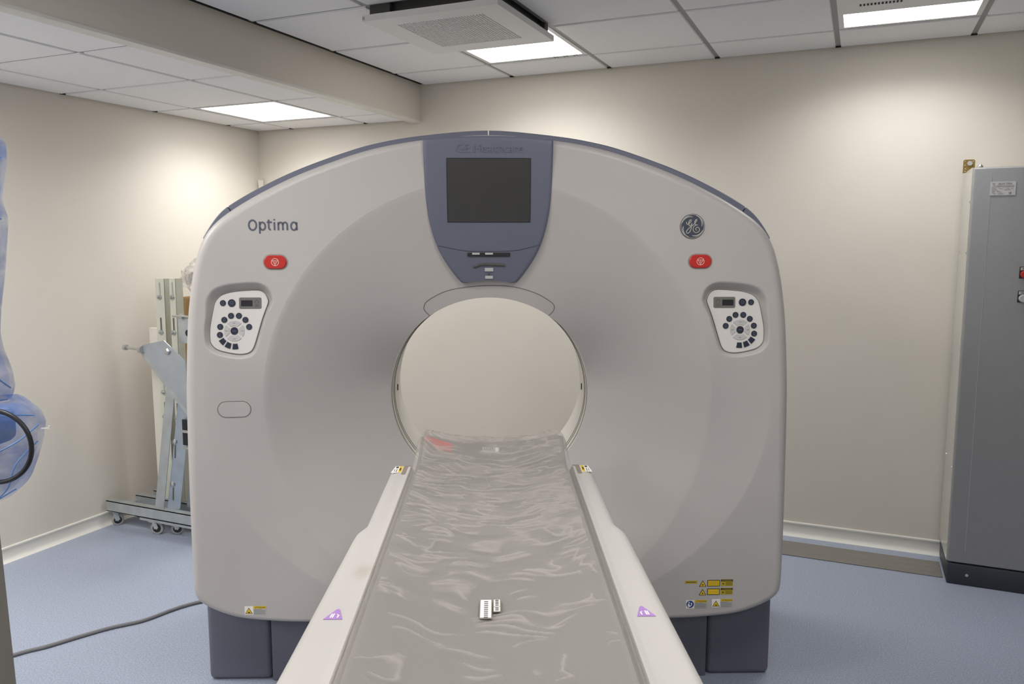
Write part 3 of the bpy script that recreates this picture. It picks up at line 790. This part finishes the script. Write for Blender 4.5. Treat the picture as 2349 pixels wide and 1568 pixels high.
def cz_top(x, y):
    """top of the cradle"""
    k = sst(-.42, -.27, y)
    return .966+.014*(x/.21)**2+.036*k+.012*(abs(x)/.21)**2*k
def cradle():
    N, Mv = 25, 60
    def fn(i, j, top=True):
        y = -2.24+(-.25+2.24)*j; x = (-.212+.424*i)*(1-.10*sst(-.285, -.25, y))
        z = cz_top(x, y)-.010*sst(.90, 1, abs(2*i-1))-.012*sst(-.27, -.25, y)
        return (x, ty(y), z if top else z-.032)
    b = MB().grid(lambda i, j: fn(i, j), N, Mv); n0 = len(b.v)
    b.grid(lambda i, j: fn(i, j, False), N, Mv)
    def sew(idx):
        for a in range(len(idx)-1): b.f.append((idx[a], idx[a+1], n0+idx[a+1], n0+idx[a]))
    sew([k for k in range(N)]); sew([(Mv-1)*N+k for k in range(N)]); sew([k*N for k in range(Mv)]); sew([k*N+N-1 for k in range(Mv)])
    c = b.build('cradle', M_pad, tab, angle=.7)
    bm = bmesh.new(); bm.from_mesh(c.data); bmesh.ops.recalc_face_normals(bm, faces=bm.faces[:]); bm.to_mesh(c.data); bm.free()
    def patch(nm, P, m, dz=.0008):
        MB().add([(x, ty(y), cz_top(x, y)+dz) for x, y in P], [tuple(range(len(P)))]).build(nm, m, c)
    tape = mat('red_tape', (206, 60, 52), .5)
    patch('red_tape', [(-.200, -.318), (-.115, -.330), (-.115, -.312), (-.200, -.292)], tape); patch('red_tape', [(-.165, -.345), (-.118, -.352), (-.116, -.331), (-.178, -.320)], tape, .0011)
    patch('barcode_label', [(-.028, -.350), (.022, -.350), (.022, -.318), (-.028, -.318)], M_stk)
    for q in range(5): patch('barcode_stripe', [(-.024+q*.006, -.346), (-.0215+q*.006, -.346), (-.0215+q*.006, -.321), (-.024+q*.006, -.321)], M_inkg, .0014)
    patch('barcode_stripe', [(.010, -.346), (.018, -.346), (.018, -.321), (.010, -.321)], M_white, .0014)
cradle()

def plastic_sheet():
    t = tag(empty('plastic_sheet', TB, GROT), 'wrinkled clear plastic sheet draped over the table cradle', 'plastic sheet')
    NU, NV = 220, 700
    def wr(x, y):
        # folds fan out from the middle of the table towards its edges
        ax = math.sqrt(x*x+.002)
        wv = noise.noise(Vector((x*5, y*5, 9))); w2 = noise.noise(Vector((x*11+4, y*9, 2)))
        yy = y-(.35+.5*wv)*ax+.035*wv+.012*w2
        far = sst(-1.55, -.75, y)
        r1 = 1-abs(noise.noise(Vector((x*12+wv*1.5, yy*34+w2*1.2, 3.1))))*2.4
        r2 = 1-abs(noise.noise(Vector((x*26+2+w2, yy*70+wv*3, 7.7))))*2.2
        msk = sst(-.18, .22, noise.noise(Vector((x*13, yy*17, 1.3)))+.40*far-.10)
        a = max(0, r1)**4*.0030*msk
        b = max(0, r2)**3*.0013*msk*(.3+.7*far)
        c = .0011*far*sst(-.20, .12, noise.noise(Vector((x*13, yy*36, 5.5))))
        return a+b+c+.0008*(noise.noise(Vector((x*4, y*7, 6)))+.6)*(.3+.7*far)
    def fn(i, j):
        u = 2*i-1; y = -2.22+(-.236+2.22)*j
        tipk = sst(-.30, -.24, y)
        au = abs(u)
        if au < .90:
            x = u/.90*.207; z = cz_top(min(.21, abs(x)), y)+.0035+wr(x, y)*(1-.4*sst(.8, .9, au))
        else:
            k = (au-.90)/.10; x = (.207+.0185*math.sin(k*PI/2)); z = cz_top(.21, y)+.0035-.006*k-(.023+.03*sst(-.42, -.27, y))*(k**1.6)
            x += .0012*noise.noise(Vector((y*14, u, 4))); x *= (1 if u > 0 else -1); z += wr(x, y)*.3*(1-k)
        z -= .05*max(0, (y+.252)/.016)*(1 if y > -.252 else 0)
        x *= 1-.06*tipk*(1 if abs(u) > .8 else .6)
        z += .004*noise.noise(Vector((x*12, y*20, 5)))*tipk
        return (x, ty(y), z)
    fo = MB().grid(fn, NU, NV).build('film', M_film, t, smooth=True)
    at = fo.data.attributes.new('lift', 'FLOAT', 'POINT')      # air gap under the film in mm
    for k, v in enumerate(fo.data.vertices):
        y = v.co.y-1.3; at.data[k].value = min(6, max(0, wr(v.co.x, y)*1000)) if abs(v.co.x) < .2 else 1.0
    # paper labels stuck on top of the film
    def lab(nm, x0, x1, y0, y1, m, dz):
        f = lambda x, y: (x, ty(y), cz_top(x, y)+dz)
        b = MB(); b.add([f(x0, y0), f(x1, y0), f(x1, y1), f(x0, y1)]+[(x, y, z+.0006) for x, y, z in (f(x0, y0), f(x1, y0), f(x1, y1), f(x0, y1))],
                        [(3,2,1,0), (4,5,6,7), (0,1,5,4), (1,2,6,5), (2,3,7,6), (3,0,4,7)])
        return b.build(nm, m, t)
    g = .0070
    xo, yo = -.0075, -1.325
    lab('label_border', xo-.0108, xo+.0108, yo-.042, yo+.028, M_taupe, g); lab('number_label', xo-.0092, xo+.0092, yo-.0395, yo+.027, M_white, g+.0008)
    for q in range(9): lab('label_digit', xo-.0030, xo+.0038, yo+.019-q*.0072-.0013, yo+.019-q*.0072+.0013, M_inkg, g+.0016)
    lab('label_border', xo+.0122, xo+.0256, yo-.018, yo+.029, M_taupe, g)
    for (ya, yb) in ((.001, .0275), (-.0165, -.001)):
        lab('symbol_label', xo+.0136, xo+.0242, yo+ya, yo+yb, M_white, g+.0008)
    for (ya, yb) in ((.020, .025), (.0105, .0165), (.0035, .007), (-.0075, -.0035), (-.014, -.0108)):
        lab('label_symbol', xo+.016, xo+.0218, yo+ya, yo+yb, M_inkg, g+.0016)
plastic_sheet()

# ------------------------------------------------------------------ electrical cabinet
def cabinet():
    x0, x1, y0, y1, h = .441, 1.241, 4.13, 4.495, 1.93
    t = tag(empty('electrical_cabinet', ((x0+x1)/2, (y0+y1)/2, 0)), 'tall grey metal electrical cabinet on black plinth against the back wall', 'cabinet')
    ox, oy = (x0+x1)/2, (y0+y1)/2; X0, X1, Y0, Y1 = x0-ox, x1-ox, y0-oy, y1-oy
    MB().rbox(X0+.004, X1-.004, Y0, Y1, 0, .102, .008, 2).build('plinth', M_plin, t, angle=.5)
    MB().box(X0, X1, Y0+.028, Y1, .104, h).build('body', M_cabs, t)
    d = MB().rbox(X0+.004, X1-.004, Y0, Y0+.026, .106, h-.004, .008, 3).build('door', M_cab, t, angle=.5)
    MB().box(.5135-ox, .5150-ox, Y0-.0008, Y0, .16, 1.895).build('door_crease', M_stk, d)
    n = MB().box(.512-ox, .6085-ox, Y0-.002, Y0, 1.804, 1.8625).build('nameplate', mat('nameplate', (206, 206, 204), .4), t)
    vs, fs = text_mesh('SILECTRA', .0085, .052, bold=.01, shear=.25)
    MB().add([(x+.567-ox, Y0-.0024, z+1.8535) for x, z in vs], fs).build('print', M_inkg, n)
    vs, fs = text_mesh('TE', .011, .012, bold=.0)
    MB().add([(x+.524-ox, Y0-.0024, z+1.8505) for x, z in vs], fs).build('print', M_inkg, n)
    vs, fs = text_mesh('CE', .0085, .010, bold=.02)
    MB().add([(x+.588-ox, Y0-.0024, z+1.8125) for x, z in vs], fs).build('print', M_ink, n)
    g = MB()
    for z, segs in ((1.8455, ((.535, .603),)), (1.8405, ((.518, .603),)), (1.833, ((.518, .534), (.545, .558), (.574, .584), (.590, .598))), (1.8275, ((.518, .540), (.566, .590))), (1.8215, ((.518, .530), (.536, .548))), (1.8165, ((.518, .528), (.545, .556))), (1.8105, ((.524, .534), (.541, .565)))):
        for a, b in segs: g.box(a-ox, b-ox, Y0-.0024, Y0-.002, z-.0006, z+.0006)
    g.build('print', M_inkg, n)
    for z, m, nm in ((1.466, M_red, 'red_push_button'), (1.360, M_segm, 'white_push_button')):
        b = MB().rbox(.6455-ox, .6855-ox, Y0-.006, Y0, z-.026, z+.026, .002).build('button_holder', M_black, t)
        MB().box(.6490-ox, .6820-ox, Y0-.0075, Y0-.006, z+.010, z+.023).build('legend_plate', M_segm, b)
        MB().tube([(.6655-ox, Y0-.006, z-.008), (.6655-ox, Y0-.016, z-.008), (.6655-ox, Y0-.018, z-.008)], [.0165, .0165, .013], 20).build(nm, m, b, angle=.5)
        MB().box(.657-ox, .674-ox, Y0-.0079, Y0-.0075, z+.013, z+.020).build('legend_print', M_inkg, b)
    MB().cyl((.5275-ox, Y0-.003, .052), (.5275-ox, Y0, .052), .007, 12).build('plinth_screw', M_bolt, t)
    br = MB().prism([(.427-ox, 1.925), (.455-ox, 1.93), (.476-ox, 1.93), (.476-ox, 1.983), (.470-ox, 1.988), (.432-ox, 1.988), (.427-ox, 1.983)], 4.40-oy, 4.404-oy).build('lifting_bracket', M_gold, t)
    MB().cyl((.454-ox, 4.392-oy, 1.970), (.454-ox, 4.40-oy, 1.970), .012, 6).build('bracket_bolt', M_bolt, br)
    for px, pz in ((.435, 1.98), (.468, 1.98), (.435, 1.962), (.437, 1.945), (.436, 1.933)):
        MB().cyl((px-ox, 4.3985-oy, pz), (px-ox, 4.40-oy, pz), .0028, 8).build('bracket_rivet', M_bolt, br)
    MB().tube([(.475-ox, 4.20-oy, h), (.475-ox, 4.20-oy, h+.008), (.475-ox, 4.20-oy, h+.016)], [.014, .013, .006], 14).build('roof_bolt', M_bolt, t)
    for z in (.55, 1.05, 1.55, 1.78):
        for yy in (Y0+.05, Y1-.05): MB().cyl((X0-.002, yy, z), (X0, yy, z), .005, 8).build('side_screw', M_bolt, t)
cabinet()

# floor duct cover along the back wall
d = tag(empty('floor_duct_cover', (-.55, 4.287, 0)), 'flat taupe metal duct cover strip on the floor along the back wall', 'duct cover')
for k, (ya, yb) in enumerate(((-.100, -.036), (-.033, .033), (.036, .100))):
    MB().rbox(-1.9, .985, ya, yb, 0, .006, .0015, 1).build('cover_strip', M_duct, d)

# ------------------------------------------------------------------ trolley and stored parts in the left corner
def caster(t, x, y, h=.085, ang=0.3, r=.032):
    c, s = math.cos(ang), math.sin(ang)
    f = MB(); f.box(x-.024, x+.024, y-.024, y+.024, h-.004, h)
    cx, cy = x+.012*c, y+.012*s
    for q in (-1, 1):
        ox, oy = -s*q*.016, c*q*.016
        f.bar((x+ox*.9, y+oy*.9, h-.004), (cx+ox, cy+oy, r), .024, .003, (-s, c, 0))
    k = f.build('caster', M_galv, t)
    a = Vector((-s, c, 0))*.0105; ce = Vector((cx, cy, r))
    MB().tube([ce-a, ce-a*.75, ce+a*.75, ce+a], [r*.88, r, r, r*.88], 20).build('wheel', M_rub, k, angle=.5)
    MB().cyl(ce-a*1.12, ce+a*1.12, r*.66, 16).build('wheel_hub', M_black, k, angle=.5)
    MB().cyl(ce-a*1.5, ce+a*1.5, r*.18, 10).build('axle', M_bolt, k)
def trolley():
    O = Vector((-3.42, 3.25, 0))
    t = tag(empty('steel_trolley', O), 'galvanised steel trolley frame on casters in the left corner behind the scanner', 'trolley')
    L = lambda x, y, z: (x-O.x, y-O.y, z)
    def chan(nm, xa, xb, y, z0, z1):
        b = MB(); b.box(xa-O.x, xb-O.x, y-O.y, y-O.y+.004, z0, z1); b.box(xa-O.x, xb-O.x, y-O.y, y-O.y+.045, z1-.004, z1); b.box(xa-O.x, xb-O.x, y-O.y, y-O.y+.045, z0, z0+.004)
        return b.build(nm, M_galv, t)
    chan('base_beam', -3.862, -2.90, 3.105, .088, .148)
    chan('base_beam', -3.79, -2.90, 3.245, .088, .148)
    chan('base_beam', -3.76, -2.90, 3.345, .098, .150)
    MB().box(-3.60-O.x, -2.90-O.x, 3.10-O.y, 3.16-O.y, .074, .086).build('lower_beam', M_galv, t)
    for x in (-3.80, -3.2): MB().box(x-.02-O.x, x+.02-O.x, 3.15-O.y, 3.345-O.y, .09, .115).build('cross_beam', M_galv, t)
    caster(t, -3.825-O.x, 3.13-O.y, .088, .9); caster(t, -3.785-O.x, 3.265-O.y, .09, 1.3); caster(t, -3.505-O.x, 3.12-O.y, .075, .35, .036); caster(t, -3.40-O.x, 3.16-O.y, .075, .6, .034)
    # leaning upright: two flanges
    b = MB(); b.bar(L(-3.468, 3.12, .145), L(-3.318, 3.13, .99), .062, .004, (0, 1, 0)); b.build('upright', M_galv, t)
    b = MB(); b.bar(L(-3.395, 3.15, .145), L(-3.252, 3.16, .93), .075, .004, (-.25, 1, 0)); u = b.build('upright_flange', mat('galv_blue', (168, 178, 188), .35, metal=.7, var=.1, vscale=12), t)
    b = MB(); b.bar(L(-3.30, 3.20, .145), L(-3.21, 3.20, .70), .10, .004, (0, 1, 0)); b.build('upright_web', M_galv, t)
    for x, z in ((-3.357, .53), (-3.388, .29), (-3.285, .84)):
        MB().tube([L(x, 3.146, z), L(x, 3.138, z), L(x, 3.134, z)], [.015, .014, .006], 12).build('bolt', M_bolt, t, angle=.5)
        MB().bar(L(x-.004, 3.1445, z-.09), L(x+.002, 3.1445, z-.02), .006, .003, (0, 1, 0)).build('slot', M_seam, t)
    for z in (.50, .59): MB().rbox(-3.285-O.x, -3.19-O.x, 3.13-O.y, 3.135-O.y, z, z+.015, .001).build('clamp_band', M_bolt, t)
    MB().rbox(-3.29-O.x, -3.255-O.x, 3.137-O.y, 3.150-O.y, .52, .66, .002).build('rubber_block', M_black, t)
    # gusset plate with flange
    P = [(-3.515, 1.040), (-3.50, 1.056), (-3.345, 1.088), (-3.20, .985), (-3.20, .72), (-3.262, .782)]
    P = [(x-O.x, z) for x, z in P]
    MB().prism(P, 3.095-O.y, 3.100-O.y).build('gusset_plate', mat('galv_plate', (172, 179, 186), .4, metal=.55, var=.08, vscale=10), t)
    MB().bar(L(-3.525, 3.105, 1.028), L(-3.19, 3.105, .690), .028, .006, (0, -1, 0)).build('gusset_flange', M_galv, t)
    MB().cyl(L(-3.635, 3.10, 1.036), L(-3.50, 3.09, 1.032), .0085, 12).build('pivot_rod', M_bolt, t, angle=.5)
    MB().cyl(L(-3.640, 3.10, 1.036), L(-3.622, 3.099, 1.0355), .017, 6).build('rod_nut', M_bolt, t); MB().cyl(L(-3.515, 3.091, 1.032), L(-3.495, 3.090, 1.0315), .020, 14).build('rod_washer', M_bolt, t)
    MB().tube([L(-3.318, 3.095, 1.034), L(-3.318, 3.084, 1.034), L(-3.318, 3.078, 1.034)], [.019, .019, .012], 6).build('bolt', M_bolt, t)
    b = MB(); b.prism([(-3.305-O.x, 1.07), (-3.16-O.x, 1.07), (-3.16-O.x, 1.215), (-3.285-O.x, 1.215), (-3.305-O.x, 1.20)], 3.16-O.y, 3.165-O.y); b.build('pivot_plate', M_galv, t)
    MB().cyl(L(-3.33, 3.15, 1.213), L(-3.20, 3.15, 1.213), .006, 10).build('pivot_pin', M_bolt, t); MB().cyl(L(-3.275, 3.15, 1.213), L(-3.255, 3.15, 1.213), .014, 8).build('pin_nut', M_bolt, t)
    MB().cyl(L(-3.236, 3.156, 1.125), L(-3.236, 3.162, 1.125), .018, 14).build('plate_hole', M_black, t)
trolley()
def post(x_top, x_bot, yt, yb, zt, zb, label, wd=.047, web=.05):
    O = Vector((x_bot, yb, 0)); t = tag(empty('channel_post', O), label, 'metal post', 'pale steel channel posts leaning by the left wall')
    a = Vector((0, 0, zb)); b = Vector((x_top-x_bot, yt-yb, zt))
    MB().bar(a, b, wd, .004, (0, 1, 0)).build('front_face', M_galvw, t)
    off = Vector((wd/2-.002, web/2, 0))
    MB().bar(a+off, b+off, web, .004, (1, 0, 0)).build('side_face', mat('zinc_painted_shade', (186, 188, 174), .5, metal=.25, var=.05), t)  # darker copy of the channel zinc, side shade put into its colour
    d = (b-a)
    for k, f in enumerate((.955, .80, .53, .42)):
        p = a+d*f+Vector((0, -.004, 0))
        MB().bar(p+Vector((0, 0, -.035)), p+Vector((0, 0, .035)), .009, .002, (0, 1, 0)).build('slot', M_seam if k % 2 else M_stk, t)
        q = p+Vector((0, -.002, -.045)); MB().tube([q, q+Vector((0, -.008, 0)), q+Vector((0, -.016, 0))], [.014, .013, .006], 6).build('bolt', M_bolt, t)
post(-3.546, -3.546, 3.275, 3.265, 1.402, .15, 'pale steel channel post with slots, the left one behind the gusset plate', .064, .048)
post(-3.452, -3.452, 3.275, 3.265, 1.404, .15, 'pale steel channel post with slots, the right one beside the cardboard box', .042, .052)
def board(nm, label, P, thick, m, cat):
    b0, b1, t1, t0 = [Vector(p) for p in P]; O = Vector((b0.x, b0.y, 0)); n = (b1-b0).cross(t0-b0).normalized()*thick
    t = tag(MB().hexa([p-O for p in (b0, b1, b1+n*-1, b0+n*-1, t0, t1, t1+n*-1, t0+n*-1)]).build(nm, m), label, cat); t.location = O
board('leaning_board', 'narrow cream board leaning on the wall left of the steel posts', [(-3.672, 3.305, .0), (-3.612, 3.305, .0), (-3.612, 3.300, 1.122), (-3.672, 3.300, 1.122)], .018, M_batt, 'board')
board('wall_batten', 'white batten leaning in the far left corner above the scanner rim', [(-3.60, 4.30, 0), (-3.56, 4.30, 0), (-3.842, 4.475, 2.035), (-3.872, 4.475, 2.035)], .02, M_batt, 'batten')
def stored_box():
    O = Vector((-3.45, 3.65, 0)); t = tag(empty('cardboard_box', O), 'tall brown cardboard box standing behind the steel posts', 'box')
    MB().rbox(-.20, .22, -.15, .15, 0, 1.285, .006, 1).build('carton', M_card, t)
    MB().box(-.03, .03, -.1512, -.15, .3, 1.28).build('packing_tape', mat('packing_tape', (190, 160, 118), .3), t)
    O2 = Vector((-3.47, 3.60, 1.287)); b = tag(empty('crumpled_bag', O2), 'crumpled clear plastic bag of parts on top of the cardboard box', 'plastic bag')
    def bag(i, j):
        a = 2*PI*i; p = PI*j; d = Vector((math.cos(a)*math.sin(p), math.sin(a)*math.sin(p), math.cos(p)))
        k = 1+.30*noise.noise(d*2.2+Vector((3, 1, 2)))+.18*noise.noise(d*6)
        return (d.x*.20*k, d.y*.13*k, max(0, .105+d.z*.125*k))
    MB().grid(bag, 40, 24, True).build('bag_film', M_clear, b)
    bm_ = MB(); bm_.bar((-.15, -.06, .09), (.02, -.06, .165), .05, .016, (0, -1, 0)); bm_.build('packed_part', M_segm, b)
    MB().rbox(-.02, .10, -.08, .06, .005, .10, .02).build('packed_part', mat('packed_grey', (120, 112, 108), .5), b)
    MB().tube([(.03, -.10, .03), (.06, -.115, .06), (.07, -.11, .10), (.09, -.10, .16)], .014, 10).build('packed_hose', M_black, b, smooth=True)
    MB().tube([(.02, -.05, .225), (.05, -.05, .22), (.10, -.05, .21), (.16, -.05, .20)], [.012, .016, .014, .012], 10).build('bag_neck', M_clear, b, smooth=True)
stored_box()

# ------------------------------------------------------------------ cable on the floor
pts = catmull([(-2.12, 1.14, .0075), (-2.5, 1.16, .0075), (-2.95, 1.35, .0075), (-3.05, 1.62, .0075), (-2.939, 1.917, .0075), (-2.885, 2.01, .0075), (-2.838, 2.118, .0075), (-2.785, 2.225, .0075), (-2.715, 2.325, .0075), (-2.683, 2.44, .0075), (-2.655, 2.513, .0075), (-2.60, 2.60, .0075), (-2.50, 2.75, .0075), (-2.44, 2.95, .0075)], 8)
O = Vector((-2.75, 2.25, 0))
c = tag(MB().tube([p-O for p in pts], .0075, 10).build('floor_cable', M_cable, smooth=True), 'grey power cable lying on the blue floor left of the scanner', 'cable'); c.location = O

# ------------------------------------------------------------------ wrapped equipment at the left edge
CF = Vector((math.sin(YAW), math.cos(YAW), 0)); CR = Vector((math.cos(YAW), -math.sin(YAW), 0))
def wrapped():
    O = CF*1.8+CR*-1.24
    t = tag(empty('wrapped_equipment', O, -YAW), 'equipment arm and round head wrapped in blue plastic film at the left edge', 'equipment')
    prof = [(1.86, .01), (1.845, .07), (1.831, .108), (1.815, .126), (1.79, .128), (1.76, .127), (1.72, .117), (1.682, .109), (1.665, .113), (1.646, .118), (1.612, .115), (1.53, .101), (1.45, .088), (1.391, .079), (1.352, .083), (1.301, .101), (1.261, .106), (1.245, .102), (1.2326, .094)]
    def lathe(P, nm, m, seed, fac=18):
        b = MB(); n = fac
        def fn(i, j):
            f = j*(len(P)-1); k = min(len(P)-2, int(f)); q = f-k; z = P[k][0]+(P[k+1][0]-P[k][0])*q; r = (P[k][1]+(P[k+1][1]-P[k][1])*q)*.88
            a = 2*PI*i; kk = 1+.10*noise.noise(Vector((math.cos(a)*2.2, math.sin(a)*2.2, z*9+seed)))*(1-max(0, math.cos(a))**6)
            return (r*kk*math.cos(a), r*kk*math.sin(a)*.8, z+.008*noise.noise(Vector((math.cos(a)*3, math.sin(a)*3, z*6+seed))))
        return b.grid(fn, n, 2*len(P), True).build(nm, m, t)
    lathe(prof, 'film_sleeve', M_bluef, 1)
    bag = [(1.2326, .09), (1.2305, .126), (1.222, .145), (1.21, .159), (1.195, .166), (1.174, .171), (1.155, .166), (1.1385, .165), (1.10, .153), (1.066, .139), (1.048, .131), (1.033, .12), (1.016, .098), (1.0036, .079), (.991, .047), (.985, .01)]
    lathe(bag, 'film_bag', M_bluef, 5, 14)
    ring = [(.112+.080*math.cos(2*PI*k/48), -.10, 1.150+.080*math.sin(2*PI*k/48)) for k in range(48)]
    fold = mat('blue_film_fold', (92, 134, 190), .3)
    for L in ([(.150, 0, 1.176), (.135, -.06, 1.150), (.09, -.105, 1.125), (.02, -.13, 1.105)], [(.146, 0, 1.138), (.130, -.06, 1.10), (.115, -.07, 1.05), (.09, -.07, 1.022)],
              [(.10, -.02, 1.030), (.07, -.07, 1.010), (.02, -.07, .993)], [(.093, 0, 1.262), (.085, -.045, 1.30), (.055, -.065, 1.36)], [(.083, 0, 1.235), (.07, -.05, 1.243), (.03, -.075, 1.27)],
              [(.11, 0, 1.78), (.09, -.055, 1.72), (.07, -.07, 1.66)], [(.10, 0, 1.645), (.085, -.05, 1.61), (.06, -.065, 1.56)], [(.147, -.01, 1.20), (.12, -.07, 1.215), (.085, -.09, 1.228)]):
        MB().tube(catmull(L, 5), .0017, 5).build('film_fold', fold, t)
    MB().tube(ring, .0052, 10, True).build('handle_ring', M_black, t, smooth=True)
    MB().rbox(-.06, .075, -.04, .05, 1.13, 1.21, .02, 3).build('head_body', mat('head_grey', (150, 150, 150), .5), t, angle=.5)
    MB().rbox(-.045, .030, -.03, .03, 1.21, 1.80, .012, 2).build('arm', mat('arm_grey', (170, 172, 174), .45), t, angle=.5)
    MB().cyl((-.02, 0, .05), (-.02, 0, 1.2), .022, 16).build('stand_pole', M_bolt, t, angle=.5)
    for k in range(5):
        a = math.radians(200+k*32-64); MB().bar((-.02, 0, .05), (-.02+.28*math.cos(a), .28*math.sin(a), .035), .04, .03).build('stand_leg', M_col, t)
        MB().cyl((-.02+.27*math.cos(a), .27*math.sin(a), 0), (-.02+.27*math.cos(a), .27*math.sin(a), .03), .02, 12).build('stand_foot', M_black, t)
    b = MB(); b.bar((.168, -.02, 1.172), (.186, -.02, 1.173), .002, .002); b.bar((.186, -.02, 1.170), (.186, -.02, 1.178), .003, .003, (0, 1, 0)); b.build('film_tie', M_white, t)
    MB().tube([(.075, -.085, 1.235), (.085, -.088, 1.225), (.088, -.09, 1.215)], .004, 6).build('film_knot', M_white, t)
wrapped()
def cart():
    O = CF*1.17+CR*-.96
    t = tag(empty('grey_cart', O, -YAW), 'plain dark grey cart panel cut off by the lower left frame edge', 'cart')
    e = lambda z: .96-.8357-.0273*z
    MB().hexa([(-.16, -.12, .04), (e(.04), -.12, .04), (e(.04), .13, .04), (-.16, .13, .04), (-.19, -.12, 1.30), (e(1.30), -.12, 1.30), (e(1.30), .13, 1.30), (-.19, .13, 1.30)]).build('side_panel', M_col, t)
    MB().rbox(-.20, e(1.3)+.004, -.13, .135, 1.30, 1.33, .006).build('cart_top', M_col, t)
    for x in (-.12, .08):
        for y in (-.08, .09): MB().cyl((x, y-.012, .022), (x, y+.012, .022), .022, 16).build('cart_wheel', M_black, t)
cart()
